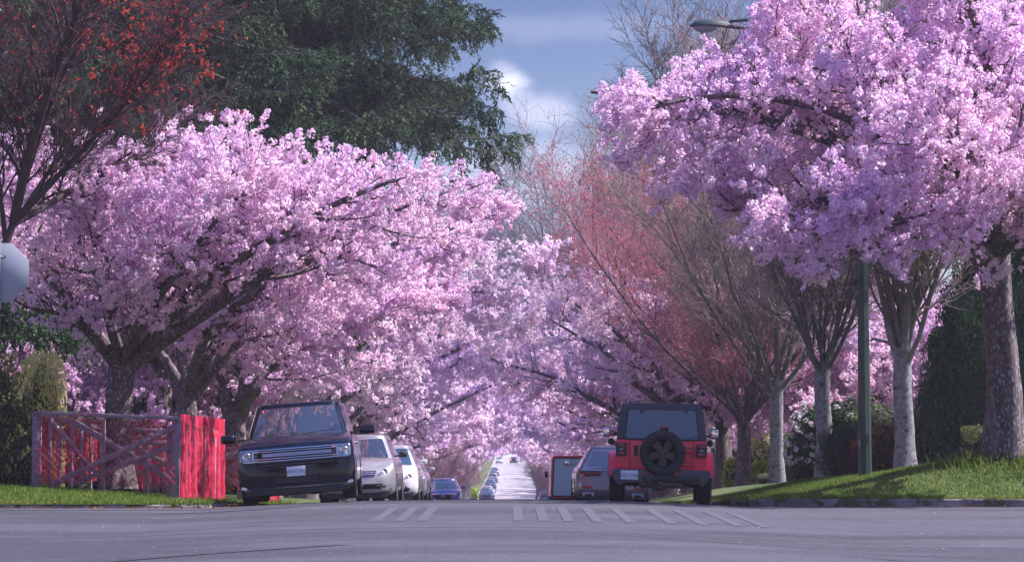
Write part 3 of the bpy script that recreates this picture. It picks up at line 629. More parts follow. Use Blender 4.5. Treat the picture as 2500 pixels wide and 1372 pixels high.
# cherries behind the bare trees on the right, and in the side gardens on the left
for i, (x, y, s, l) in enumerate([(17.0, 81, 1.0, 'pink cherry in the garden behind the green lamp post'), (19, 88, 1.0, 'pink cherry in the garden seen right of the slender pale trunk'), (15.0, 92, 1.0, 'pink cherry in the garden seen between the two pale mossy trunks'),
                                  (22, 108, 1.1, 'far pink cherry in the right hand gardens behind the cedars'), (16.5, 116, 1.0, 'far pink cherry in the right hand gardens behind the orange car'), (13.0, 132, 1.0, 'farthest pink cherry in the right hand gardens')]):
    place([G3, G2, G3, G1][i % 4], x, y, l, None, s, dz=-.3)
for i, (x, y, s, l) in enumerate([(-14.5, 66, .72, 'small low cherry in the garden left of the forked dark trunk'), (-12.6, 78, .9, 'cherry behind the second trunk of the left row in the gardens'), (-17, 104, 1.0, 'cherry far back in the left hand gardens'), (-15.5, 126, 1.0, 'farthest cherry in the left hand gardens')]):
    place([G3, G3, G1, G2][i % 4], x, y, l, None, s, dz=-.3)

# big cherry at right, the nearest tree of all
XD, YD = 9.22, 43.2; ZD = gzf(XD, YD) - .06
def D_(pts, r):
    return path([((px - 2447) / 129.6, dy, 1 + (1097 - py) / 129.6 - ZD) for px, py, dy in pts], r)
tD = [((px - 2447) / 129.6, 0, 1 + (1097 - py) / 129.6 - ZD) for px, py in [(2450, 1118), (2455, 950), (2445, 800), (2435, 660), (2440, 560), (2430, 470)]]
limbsD = [D_([(2435, 600, 0), (2330, 480, -.5), (2150, 390, -1), (1950, 330, -1.2), (1750, 290, -1.3), (1600, 260, -1.4), (1440, 250, -1.5)], [.20, .17, .14, .11, .08, .05, .03]),
          D_([(2435, 560, 0), (2350, 400, .6), (2200, 250, 1.2), (2000, 170, 1.8), (1800, 140, 2.2), (1650, 160, 2.5)], [.19, .16, .13, .10, .06, .03]),
          D_([(2435, 650, 0), (2350, 600, -1.2), (2250, 560, -2.4), (2150, 570, -3.4), (2040, 590, -4.0), (1930, 610, -4.4)], [.15, .12, .09, .07, .045, .025]),
          D_([(2440, 540, 0), (2420, 380, -1), (2380, 200, -2), (2300, 50, -3), (2200, -60, -3.6)], [.17, .14, .10, .07, .03]),
          D_([(2440, 540, 0), (2480, 350, .8), (2500, 150, 1.6), (2480, -60, 2.4), (2420, -200, 3)], [.18, .14, .10, .07, .03]),
          D_([(2440, 600, 0), (2560, 480, -.8), (2720, 380, -1.6), (2900, 300, -2.4), (3050, 260, -3)], [.18, .14, .10, .07, .03]),
          D_([(2435, 580, 0), (2330, 430, 1.6), (2180, 340, 3.2), (2000, 300, 4.6), (1850, 330, 5.6)], [.16, .13, .09, .06, .03]),
          D_([(2440, 580, 0), (2460, 500, 1.8), (2480, 420, 3.6), (2500, 330, 5.2), (2520, 280, 6.6)], [.16, .13, .09, .06, .03]),
          D_([(2440, 620, 0), (2420, 540, -1.4), (2380, 480, -2.8), (2300, 440, -4), (2200, 420, -5)], [.15, .12, .09, .06, .03]),
          D_([(2440, 620, 0), (2500, 560, -1.4), (2560, 500, -2.8), (2620, 440, -4)], [.15, .12, .08, .03]),
          D_([(2436, 600, 0), (2300, 420, -.8), (2080, 300, -1.6), (1880, 270, -2.2), (1700, 270, -2.6), (1580, 310, -2.8)], [.17, .14, .11, .08, .05, .03]),
          D_([(2436, 600, 0), (2300, 500, .3), (2120, 470, .6), (1960, 480, .8), (1800, 500, .9)], [.15, .12, .09, .06, .03]),
          D_([(2436, 560, 0), (2320, 350, -.2), (2140, 180, -.4), (1930, 80, -.5), (1760, 70, -.6)], [.15, .12, .09, .06, .03]),
          D_([(2436, 560, 0), (2360, 330, .4), (2250, 120, .8), (2100, -10, 1.2), (1940, -50, 1.6)], [.15, .12, .09, .06, .03])]
def keepD(p):
    s = YD / (YD + p[:, 1]); x = (p[:, 0] + XD) * s - XD; z = (p[:, 2] + ZD - 1) * s + 1 - ZD
    low = np.interp(x, [-8.2, -7.8, -7.0, -6.3, -5.5, -4.9, -4.05, -3.7, -2.9, -1.8, -1.1, 0, 1.5, 4], [6.0, 5.7, 5.0, 4.9, 4.8, 4.1, 3.5, 3.1, 3.7, 3.6, 3.7, 3.3, 3.3, 3.0])
    top = np.interp(x, [-8.4, -7.8, -7.4, -7.0, -6.3, -5.5, -4.8, -3.9], [6.0, 6.7, 7.0, 7.25, 7.5, 7.8, 8.2, 11])
    w = .22 * np.sin(x * 4.1) + .16 * np.sin(x * 9 + 1)
    return (z > low + w) & (z < top + w)
D = cherry('cherry_tree', 'biggest cherry, thick scaly trunk on the right grass bank, crown over the street', 14, tD, [.33, .30, .285, .28, .27, .22], limbsD,
           k2=26, L2=(1.5, 2.9), k3=12, L3=(.5, 1.1), k4=1, m=4, nq=18, rad=.074, ps=.0265, keep=keepD, flare=1.35, t2=.18, kt=24)
D.location = (XD, YD, ZD)

# ------------------------------------------------------------------ bare trees
def bare(name, label, seed, trunk, trad, nl, L1, el0, el1, L2, k2, L3, k3, L4, k4, tw, bark='bark_grey', buds=None, nb=3, bsize=.03, r1=.10, group=None, limbs=None, up=.10, kt=14, ang2=(18, 45), rmin=.006, crop=None, fmin=.0, limbm=None):
    rg = np.random.default_rng(seed); root = empty(name); tag(root, label, 'tree', group)
    fork = np.array(trunk[-1]); LM = []
    if limbs is None:
        for i in range(nl):
            az = (i + rg.uniform(-.3, .3)) * 2 * math.pi / nl * 1.0 + (i % 2) * .4; c = (i % 3 == 2)
            st = fork - np.array([0, 0, rg.uniform(0, .25) * fork[2]]); LM.append(limb(rg, st, az, rg.uniform(*el0) + (14 if c else 0), rg.uniform(*el1), rg.uniform(*L1), r1 * rg.uniform(.75, 1.15), .02, 9, .10))
    else: LM = limbs
    P1 = np.stack([l[0] for l in LM]); R1 = np.stack([l[1] for l in LM])
    P2, R2 = spawn(rg, P1, R1, k2, .12, 1, ang2, L2, 8, up, .14, 1, .5, rmin * 1.6)
    P3, R3 = spawn(rg, P2, R2, k3, .1, 1, (18, 55), L3, 5, up * .8, .18, 1, .55, rmin * 1.1)
    P4, R4 = spawn(rg, P3, R3, k4, .15, 1, (20, 55), L4, 4, up * .5, .16, 1, .6, rmin * .8)
    if crop is not None:
        P2, R2 = P2[crop(P2[:, -1])], R2[crop(P2[:, -1])]; P3, R3 = P3[crop(P3[:, -1])], R3[crop(P3[:, -1])]; P4, R4 = P4[crop(P4[:, -1])], R4[crop(P4[:, -1])]
    tm = MB(); trunk_mesh(tm, trunk, trad, kt, 1.22, seed, .06); tm.build('trunk', M[bark], root, smooth=180)
    lm = MB(); lm.tubes(P1, R1, 8); lm.tubes(P2, R2, 4); lm.build('limbs', M[limbm or (bark if bark != 'bark_grey' else tw)], root, smooth=180)
    t_ = MB(); t_.tubes(P3, R3, 3); t_.tubes(P4, R4, 3); t_.build('twigs', M[tw], root, smooth=180)
    if buds:
        C = P4[rg.random(len(P4)) > fmin][:, -1]; C = np.repeat(C, nb, 0) + rg.normal(size=(len(C) * nb, 3)) * bsize * 2.2
        clusters(rg, C, 4, bsize, bsize * .7, 12).build('buds', M[buds], root)
    print(name, label, len(P3), len(P4)); return root
def vase(seed, h, tr, **k):
    a = dict(nl=11, L1=(7.0, 9.5), el0=(48, 68), el1=(58, 84), L2=(2.4, 4.8), k2=17, L3=(.9, 2.0), k3=14, L4=(.4, 1.0), k4=5, tw='twig_moss', rmin=.0095)
    a.update(k); t = [(0, 0, 0), (.04, 0, h * .35), (-.03, .03, h * .7), (0, 0, h)]
    return bare('bare_tree', 'x', seed, t, tr, **a)
gR = 'bare trees in a row on the right verge'
def put(o, px, Y, label, group=None, rz=0, sc=1.0, dz=-.06):
    X = wx(px, Y); o.location = (X, Y, gzf(X, Y) + dz); o.rotation_euler = (0, 0, rz); o['label'] = label; o.scale = (sc, sc, sc)
    if group: o['group'] = group
    return o
V1 = vase(41, 2.9, [.26, .22, .21, .20], r1=.075, nl=11, limbm='bark_grey', L1=(7, 8.5), el0=(62, 78), el1=(70, 86)); put(V1, 2205, 52.2, 'slender pale grey bare tree with a long bark scar, right of the green lamp post', gR, 1.2)
V2 = vase(42, 3.4, [.28, .24, .22, .22], r1=.07, nl=13, limbm='bark_grey'); put(V2, 2010, 65.6, 'pale bare tree with dark mossy streaks, just left of the green lamp post', gR, .3)
V3 = vase(43, 3.5, [.27, .23, .22, .21], r1=.07, nl=13, limbm='bark_grey', L1=(8, 11), el0=(44, 62), el1=(50, 80)); put(V3, 1896, 77, 'smooth grey bare tree with a wide fan of thin branches, third from the kerb corner', gR, 2.0)
V4 = vase(44, 2.8, [.36, .28, .25, .25], r1=.09, nl=14, L1=(8.5, 11), el0=(35, 60), el1=(45, 78), tw='twig_red', buds='bud_pink', nb=1, bsize=.036, bark='bark', fmin=.3); put(V4, 1815, 88, 'leaning bare tree with low forked limbs beside the lime green plants', gR, 2.4)
V5 = vase(45, 3.2, [.36, .30, .27, .27], r1=.09, nl=15, L1=(9, 12), el0=(38, 60), el1=(48, 80), tw='twig_red', buds='bud_pink', nb=1, bsize=.045, bark='bark', fmin=.2); put(V5, 1762, 98, 'bare tree with red buds and dark trunk close behind the orange car', gR, 0.9)
# taller bare trees farther off
o = vase(48, 5.0, [.45, .38, .34, .3], nl=12, L1=(13, 17), el0=(66, 80), el1=(76, 88), L2=(3, 6), r1=.10, tw='twig_dark', bark='limb_dark', rmin=.014, up=.12); put(o, 1765, 108, 'tall upright bare tree showing above the street lamp head', None, 1.1, 1.0)
o = vase(46, 3.5, [.5, .42, .4, .4], r1=.22, nl=11, L1=(9, 11), el0=(52, 74), el1=(66, 86), L2=(3, 5), L3=(1.3, 2.2), L4=(.6, 1.2), tw='twig_red', buds='bud_pink', nb=1, bsize=.05, rmin=.014, bark='bark', fmin=.68); put(o, 1690, 122, 'tall bare tree flushed with crimson buds right of the patch of sky', None, 0, 1.0)
T2 = vase(47, 4.5, [.6, .5, .45, .42], r1=.26, nl=12, L1=(12, 16), el0=(60, 78), el1=(66, 85), L2=(4, 7), L3=(1.8, 3.2), L4=(.9, 1.6), k2=12, k3=11, tw='twig_grey', rmin=.018, bark='bark_grey', up=.04); put(T2, 1462, 178, 'very tall grey bare tree far down the street on the right of the sky gap', None, .5, 1.45)
o = copy_tree(T2, (0, 0, 0), 2, '', None, .8); put(o, 1330, 245, 'hazy bare tree in the middle of the sky gap above the street', None, 2.2, 1.55)
o = copy_tree(T2, (0, 0, 0), 2, '', None, .8); put(o, 1062, 170, 'brownish bare tree rising behind the left row of blossoms', None, 4.2, 1.0)
o = copy_tree(T2, (0, 0, 0), 2, '', None, .8); put(o, 1130, 240, 'faint bare tree beyond the tip of the fir branches', None, 3.2, 1.4)
o = copy_tree(V4, (0, 0, 0), 2, '', None, .8); put(o, 1745, 148, 'reddish bare tree half hidden behind the bare row on the right', None, 3.7, 1.2)
TH = vase(49, 2.4, [.36, .30, .27, .27], r1=.10, nl=12, L1=(8, 10), el0=(30, 60), el1=(30, 75), tw='twig_mauve', bark='bark', rmin=.014)
# two low twiggy shrubs of trees crowding the far left kerb
for i, (px, Y, s, rz) in enumerate([(1015, 150, .50, .4), (1050, 190, .52, 2.2), (1085, 235, .5, 1.2), (1112, 275, .45, 5.0), (1378, 215, .45, 1.9), (1352, 285, .5, .2)]):
    o = copy_tree(TH, (0, 0, 0), 2, '', None, .8) if i else TH; put(o, px, Y, ['dense leafless thicket just above the blue car', 'mauve leafless tree behind the blue car on the left kerb', 'third leafless tree from the blue car towards the far road', 'leafless tree nearest the lime bush at the far left kerb', 'rosy leafless tree left of the red edged van', 'magenta tinted leafless tree farther along the right kerb'][i], None, rz, s, dz=-1.2)
# red budded maple at the left edge
XM, YM = wx(-75, 41), 41.0; ZM = gzf(XM, YM) - .05
tM = [((px + 75) / 136.6, 0, 1 + (1097 - py) / 136.6 - ZM) for px, py in [(-75, 1190), (-60, 1000), (-35, 800), (0, 620), (28, 540)]]
def Mx(pts, r): return path([((px + 75) / 136.6, dy, 1 + (1097 - py) / 136.6 - ZM) for px, py, dy in pts], r)
limbsM = [Mx([(10, 600, 0), (60, 430, -.1), (120, 260, -.3), (200, 80, -.5), (290, -60, -.8)], [.052, .042, .032, .022, .012]),
          Mx([(20, 560, 0), (110, 400, .3), (220, 230, .6), (340, 90, .9), (430, -20, 1.2)], [.046, .038, .028, .02, .012]),
          Mx([(20, 560, 0), (40, 400, .4), (60, 230, .8), (100, 60, 1.2), (130, -100, 1.6)], [.05, .04, .03, .02, .012]),
          Mx([(10, 600, 0), (0, 420, -.4), (-20, 250, -.8), (-10, 80, -1.2), (30, -120, -1.5)], [.05, .04, .03, .02, .012]),
          Mx([(25, 545, 0), (150, 430, -.4), (270, 320, -.8), (370, 220, -1.1), (440, 120, -1.3)], [.07, .05, .035, .025, .015]),
          Mx([(0, 620, 0), (-90, 450, .4), (-180, 260, .8), (-240, 60, 1), (-260, -150, 1.2)], [.05, .04, .03, .02, .012]),
          Mx([(25, 545, 0), (100, 480, .9), (190, 390, 1.7), (280, 330, 2.4), (350, 260, 3.0)], [.08, .065, .045, .03, .02]),
          Mx([(0, 620, 0), (-40, 430, -1), (-30, 240, -1.9), (20, 60, -2.7), (80, -100, -3.3)], [.046, .038, .028, .02, .012]),
          Mx([(28, 540, 0), (90, 350, -.8), (180, 170, -1.6), (260, 20, -2.3), (330, -120, -2.9)], [.10, .08, .06, .04, .02])]
Mp = bare('bare_maple', 'bare maple with orange red bud clusters leaning in from the left edge', 51, tM, [.14, .11, .10, .085, .07], 0, None, None, None, (1.3, 2.8), 20, (.6, 1.4), 14, (.25, .5), 4,
          'twig_dark', bark='twig_dark', buds='bud', nb=1, bsize=.028, limbs=limbsM, up=.07, ang2=(12, 34), fmin=.90)
Mp.location = (XM, YM, ZM)
# dense bud clusters only on the outermost shoots towards the fir
rg = np.random.default_rng(9); C = []
for P, _ in [limbsM[1], limbsM[0], limbsM[4]]:
    q = P[-3:]; C.append(np.repeat(q, 30, 0) + rg.normal(size=(90, 3)) * .42)
C = np.concatenate(C); C = np.repeat(C, 4, 0) + rg.normal(size=(len(C) * 4, 3)) * .04
clusters(rg, C, 5, .024, .018, 12).build('bud_clusters', M['bud'], Mp)

# ------------------------------------------------------------------ firs
def fir(seed, label, H, h0, r0, Rmax, nb, x=None, dens=1.0, droop=.0):
    rg = np.random.default_rng(seed); root = empty('fir_tree'); tag(root, label, 'tree')
    t = [(0, 0, 0), (.05, 0, H * .25), (0, .05, H * .5), (-.03, 0, H * .75), (0, 0, H)]
    tm = MB(); trunk_mesh(tm, t, [r0, r0 * .8, r0 * .6, r0 * .35, .03], 18, 1.3, seed, .07); tm.build('trunk', M['fir_bark'], root, smooth=180)
    P1 = []; R1 = []
    for i in range(nb):
        u = ((i // 8) * 8 + rg.random() * 2.2) / nb; z = h0 + (H - h0) * u ** 1.1; az = i * 2.399963 + rg.normal() * .25
        L = Rmax * (1 - (z - h0) / (H - h0)) ** .55 * rg.uniform(.62, 1.08) + .5
        n = 9; p = np.array([0, 0, z]); out = [p]; a = az; e0 = rg.uniform(-8, 14); 
        for k in range(n - 1):
            s_ = k / (n - 2); el = R(e0 - 26 * math.sin(s_ * math.pi * .85) + 18 * s_ * s_ - droop * s_); a += rg.normal() * .05
            p = p + L / (n - 1) * np.array([math.cos(a) * math.cos(el), math.sin(a) * math.cos(el), math.sin(el)]); out.append(p)
        P1.append(out); R1.append(np.linspace(.035 + .011 * L, .012, n))
    P1 = np.array(P1); R1 = np.array(R1)
    P2, R2 = spawn(rg, P1, R1, int(20 * dens), .10, 1, (38, 62), (.9, 2.3), 6, -.08, .10, .18, .5, .008, rmax=.02)
    P3, R3 = spawn(rg, P2, R2, 11, .06, 1, (30, 70), (.4, 1.15), 4, -.55, .12, .6, .5, .005)
    lm = MB(); lm.tubes(P1, R1, 6); lm.tubes(P2, R2, 3); lm.build('boughs', M['fir_bark'], root, smooth=180)
    mb = MB()
    def tufts(P, m, t0, l, w):
        Mn, N, _ = P.shape; tt = t0 + (1.02 - t0) * (np.arange(m)[None] + rg.random((Mn, m))) / m; x_ = np.minimum(tt, 1) * (N - 1); i = np.minimum(x_.astype(int), N - 2); f = (x_ - i)[..., None]; mm = np.arange(Mn)[:, None]
        p = (P[mm, i] * (1 - f) + P[mm, i + 1] * f).reshape(-1, 3); T = unit(P[mm, i + 1] - P[mm, i]).reshape(-1, 3); q = rg.normal(size=p.shape); q -= (q * T).sum(-1, keepdims=True) * T; q = unit(q)
        d = unit(T * .75 + q * .65); s_ = unit(np.cross(d, rg.normal(size=p.shape))); ll = l * (.6 + .8 * rg.random((len(p), 1))); ww = w * (.7 + .6 * rg.random((len(p), 1)))
        V = np.stack([p - s_ * ww * .5, p + s_ * ww * .5, p + d * ll * .8 + s_ * ww * .6, p + d * ll], 1)
        V[:, 3] = p + d * ll * .8 - s_ * ww * .6
        mb.add(V, np.arange(4 * len(p)).reshape(-1, 4)); return len(p)
    n = tufts(P3, 15, .05, .15, .031) + tufts(P2, 28, .12, .18, .032) + tufts(P1[:, 3:], 14, .1, .2, .05)
    mb.build('foliage', M['needle'], root); print('fir', n); return root
FA = fir(61, 'broad dark fir with boughs reaching out against the sky gap', 38, 13.9, .62, 8.2, 208, dens=1.0)
FA.location = (-7.9, 84, gzf(-7.9, 84) - .1)
FB = fir(62, 'dark fir behind the red budded maple, broad grey trunk seen over the fence', 27, 6.6, .70, 7.4, 150, dens=1.0)
FB.location = (wx(367, 72), 72, gzf(-11.4, 72) - .1)
o = copy_tree(FB, (18.0, 60, gzf(18, 60) - 2.0), 2.2, 'dark fir standing behind the biggest cherry at the right edge', None, .85)
o = copy_tree(FB, (-17.5, 64, gzf(-17.5, 64) - 1.0), 4.0, 'shadowy fir at the far left behind the bare maple', None, .95)

# ------------------------------------------------------------------ hedges and shrubs: leaf quads over a lobed body
def leafy(name, label, cat, lobes, n, matl, size, loc, seed, vert=.0, flowers=None, group=None, core='shrub', fl_front=False, stem=True, jit=.08):
    """lobes: (cx,cy,cz,rx,ry,rz,boxiness) local; leaf-sized quads over and inside each lobe"""
    rg = np.random.default_rng(seed); root = empty(name, loc); tag(root, label, cat, group); mb = MB(); W = np.array([l[3] * l[5] for l in lobes]); W = W / W.sum(); core_ = MB(); allC = []
    for l, w in zip(lobes, W):
        k = int(n * w); d = unit(rg.normal(size=(k, 3))); bx = l[6] if len(l) > 6 else 0
        if bx: d = np.sign(d) * np.abs(d) ** (1 - bx * .75); d /= np.maximum(np.abs(d).max(1, keepdims=True), 1e-6) ** bx * (np.linalg.norm(d, axis=1, keepdims=True) ** (1 - bx))
        rr = 1 - .45 * rg.random((k, 1)) ** 2.2; lump = 1 + jit * np.sin(d[:, :1] * 9 + d[:, 2:] * 7 + seed) + jit * .7 * np.sin(d[:, 1:2] * 13 + d[:, 2:] * 11)
        C = np.array(l[:3]) + d * rr * lump * np.array(l[3:6]); ok = C[:, 2] > .02; C, d = C[ok], d[ok]; k = len(C)
        nn = unit(d + rg.normal(size=(k, 3)) * .7); u = unit(np.cross(nn, rg.normal(size=(k, 3)))); u = unit(u * (1 - vert) + np.array([0, 0, 1.]) * vert + rg.normal(size=(k, 3)) * .15); v = unit(np.cross(nn, u)); s_ = size * (.6 + .8 * rg.random((k, 1)))
        mb.add(np.stack([C - u * s_, C - v * s_ * .45, C + u * s_, C + v * s_ * .45], 1), np.arange(4 * k).reshape(-1, 4)); allC.append((C, d))
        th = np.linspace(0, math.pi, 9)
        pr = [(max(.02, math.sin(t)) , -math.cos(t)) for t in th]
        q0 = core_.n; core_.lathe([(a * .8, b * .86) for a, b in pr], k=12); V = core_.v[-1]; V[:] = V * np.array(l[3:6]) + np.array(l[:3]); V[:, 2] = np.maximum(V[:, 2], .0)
    mb.build('foliage', M[matl], root); core_.build('dark_core', M['core'], root, smooth=180)  # solid core added to block see-through, inner shade put in its colour
    if flowers:
        nf, fs, mt = flowers; C = np.concatenate([a for a, _ in allC]); d = np.concatenate([b for _, b in allC]); ok = (d[:, 1] < .35) & (d[:, 2] > -.6); C, d = C[ok], d[ok]; i = rg.permutation(len(C))[:nf]
        clusters(rg, C[i] + d[i] * .05, 16, fs, fs * .5, 16, .2).build('flowers', M[mt], root)
    return root
M['core'] = mat('shaded_inner_core', (.018, .022, .014), .95, col2=(.035, .035, .02), scale=9)
def G(px, Y): X = wx(px, Y); return (X, Y, gzf(X, Y) - .03)
leafy('cedar_hedge', 'tall dark olive cedar hedge against the left edge beside the fence', 'hedge', [(-1.2, .5, 1.4, 1.0, .9, 2.0, .2), (-.45, .2, 1.3, .6, .7, 1.75, .2), (.15, 0, 1.0, .42, .6, 1.55, .2), (.35, -.3, .55, .35, .4, .9, .1), (-.2, -.35, .5, .5, .4, .9, .1)], 26000, 'cedar_olive', .042, G(20, 46.5), 71, vert=.7, jit=.12)
leafy('cedar_hedge', 'clipped cedar column coloured yellow green as if sunlit beside the dark cedar hedge on the left', 'hedge', [(0, 0, 1.3, .42, 1.0, 1.78, .55)], 9000, 'cedar_sun_tinted', .035, G(106, 49.5), 72, vert=.85, jit=.03)
leafy('cedar_shrub', 'small bright green shrub behind the fence just right of the yellow green cedar', 'shrub', [(0, 0, 1.2, .5, .5, 1.0, .1), (.3, .2, 1.0, .4, .4, .9, .1)], 4000, 'shrub_mid', .04, G(172, 62), 73)
leafy('garden_shrub', 'dark green garden shrub under low pink blossoms left of the house', 'shrub', [(0, 0, 1.0, 1.2, .8, 1.2, .3), (1.6, 0, .9, 1.0, .8, 1.2, .3)], 9000, 'shrub', .05, G(200, 66), 74)
leafy('garden_shrub', 'green garden shrub between the two big trunks behind the fence', 'shrub', [(0, 0, 1.0, .8, .6, 1.4, .2)], 4000, 'shrub', .05, G(425, 70), 75)
leafy('thuja_tree', 'broad dark green thuja left of the thick trunk on the right bank', 'tree', [(.25, 0, 2.0, 1.15, 1.0, 2.15, .35), (-.55, -.1, 1.5, .62, .7, 1.75, .2), (-.95, -.2, .9, .45, .6, 1.15, .2), (.1, .1, 3.2, .7, .7, 1.05, .1), (1.2, .2, 2.4, .9, .9, 2.2, .3)], 60000, 'cedar_dark', .042, G(2370, 55), 76, vert=.75, jit=.09)
leafy('thuja_tree', 'taller ragged dark thuja behind the broad one on the right bank', 'tree', [(0, 0, 3.4, 1.3, 1.2, 3.2, .1), (.8, 0, 4.2, 1.5, 1.2, 2.6, .1)], 26000, 'cedar_dark', .07, G(2420, 63), 77, vert=.4, jit=.14)
leafy('clipped_hedge', 'low clipped green hedge at the foot of the thuja left of the thick trunk', 'hedge', [(0, 0, .42, .34, .5, .46, .7), (.6, 0, .5, .4, .5, .55, .7)], 6000, 'cedar_olive', .03, G(2388, 48), 78, vert=.5, jit=.03)
leafy('rhododendron', 'rhododendron covered in round white flower heads between the two pale trunks', 'shrub', [(0, 0, 1.05, .72, .8, 1.15, .1), (.25, .1, 1.5, .5, .7, .75, .1), (-.15, -.2, .7, .6, .6, .85, .1)], 7000, 'shrub', .065, G(1982, 69.5), 79, flowers=(150, .085, 'white_flower'))
leafy('rhododendron', 'rhododendron with few white flowers right of the mossy pale trunk', 'shrub', [(0, 0, 1.2, .8, .7, 1.1, .1), (.5, 0, .9, .6, .7, .9, .1)], 6000, 'shrub', .065, G(2056, 69), 80, flowers=(32, .08, 'white_flower'))
leafy('spreading_shrub', 'dark fine leaved shrub left of the foot of the lamp post', 'shrub', [(0, 0, .65, .75, .6, .85, .1), (.45, -.1, .5, .5, .5, .6, .1)], 9000, 'shrub', .035, G(2062, 62), 81)
leafy('spreading_shrub', 'russet orange shrub between the lamp post and the scarred pale trunk', 'shrub', [(0, 0, .6, .62, .6, .75, .2), (-.5, 0, .5, .4, .5, .65, .1)], 7000, 'shrub_red', .035, G(2162, 59), 82, jit=.12)
leafy('spreading_shrub', 'reddish shrub right of the scarred pale trunk', 'shrub', [(0, 0, .55, .45, .5, .65, .2), (.3, 0, .4, .4, .5, .5, .2)], 5000, 'shrub_red', .035, G(2240, 59), 83, jit=.12)
leafy('spreading_shrub', 'small plum coloured shrub touching the lamp post', 'shrub', [(0, 0, .35, .28, .3, .42, .1)], 2500, 'shrub_plum', .03, G(2094, 58), 84)
leafy('spreading_shrub', 'pale yellow green twiggy shrub behind the russet one', 'shrub', [(0, 0, 1.0, 1.0, .7, 1.0, .1)], 6000, 'shrub_mid', .04, G(2150, 66), 85, jit=.15)
leafy('garden_plants', 'bright lime green plants right behind the orange car', 'plant', [(0, 0, .5, .45, .4, .75, .1), (.25, 0, .4, .3, .4, .6, .1)], 2600, 'lime', .06, G(1789, 91), 86)
leafy('garden_plants', 'lime green plants between the leaning trunk and the smooth grey one', 'plant', [(0, 0, .55, .5, .4, .45, .1), (-.4, 0, .35, .3, .4, .35, .1)], 2600, 'lime', .06, G(1856, 90), 87)
leafy('low_hedge', 'low mossy clipped hedge between the leaning trunk and the smooth grey one', 'hedge', [(0, 0, .18, .55, .4, .26, .7)], 2500, 'cedar_olive', .03, G(1858, 84), 88, vert=.2)
leafy('garden_shrub', 'hazy straw coloured shrub far behind the leaning trunk', 'shrub', [(0, 0, 1.3, .8, .7, 1.5, .2)], 4000, 'cedar_sun_tinted', .06, G(1852, 112), 89)
leafy('round_bush', 'lime green bush at the far left kerb next to the parked pale car', 'bush', [(0, 0, .6, .7, .7, .85, .1)], 2500, 'lime', .12, G(1154, 282), 90)
leafy('garden_shrub', 'green shrub half hidden behind the second fence', 'shrub', [(0, 0, 1.0, 1.0, .8, 1.2, .1)], 5000, 'shrub_mid', .05, G(520, 76), 91)
# low greenery that closes the gaps between gardens, both sides
for i, (x, y, w_, h_, mt) in enumerate([(-12, 90, 3, 2.2, 'shrub'), (-13, 110, 4, 2.5, 'shrub_mid'), (13, 100, 3, 2.0, 'shrub_mid'), (14, 82, 3, 2.0, 'shrub'), (14.5, 125, 4, 2.6, 'shrub'), (-13, 140, 4, 2.6, 'shrub'), (17, 62, 4, 2.6, 'shrub')]):
    leafy('garden_shrub', ['dark garden hedge behind the black car on the left', 'green garden hedge far behind the silver cars', 'green garden hedge behind the smooth grey trunk', 'dark garden hedge behind the two pale trunks', 'dark hedge far back in the right hand gardens', 'dark hedge far back in the left hand gardens', 'dark hedge behind the thuja on the right bank'][i], 'hedge', [(0, 0, h_ / 2, w_ / 2, 1.2, h_ / 2 + .2, .3), (w_ * .4, 1, h_ * .4, w_ / 2.5, 1.2, h_ * .45, .3)], 7000, mt, .08, (x, y, gzf(x, y) - .05), 95 + i)
# ------------------------------------------------------------------ fences
M['wood'] = mat('weathered_fence_wood', (.23, .145, .21), .85, col2=(.34, .24, .31), scale=4, bump=.4, bscale=30, stretch=(1, 1, 6))
M['net'] = leafmat('orange_safety_mesh', [(0, (.92, .09, .22)), (.5, (.96, .15, .24)), (1, (.90, .08, .32))], .6)
def net_panel(mb, A, B, zlo, zhi, sp, w, wav=.0, seed=0, gnd=True):
    """diamond netting between posts A and B (x,y), built from thin flat plastic strands"""
    A = np.array(A, float); B = np.array(B, float); L = np.linalg.norm(B - A); d = (B - A) / L; n_ = np.array([-d[1], d[0]]); rg = np.random.default_rng(seed); segs = []
    H = zhi - zlo
    k0 = -H
    for sgn in (1, -1):
        c = -H
        while c < L:
            a, b = max(0, c), min(L, c + H)
            if b > a + .02:
                m = max(2, int((b - a) / .22) + 1); u = np.linspace(a, b, m); v = (u - c) if sgn > 0 else H - (u - c)
                segs.append((u, zlo + v))
            c += sp * 1.414
    for u, z in segs:
        off = wav * np.sin(u * 7.3 + seed) * (.3 + .7 * (zhi - z) / H) + .012 * np.sin(z * 11 + u * 3)
        sag = .012 * np.sin(u * 5 + seed) * ((z - zlo) / H) ** 2
        p = np.stack([A[0] + d[0] * u + n_[0] * off, A[1] + d[1] * u + n_[1] * off, z - sag], -1)
        mb.tubes(p[None], np.full((1, len(u)), w), 3)
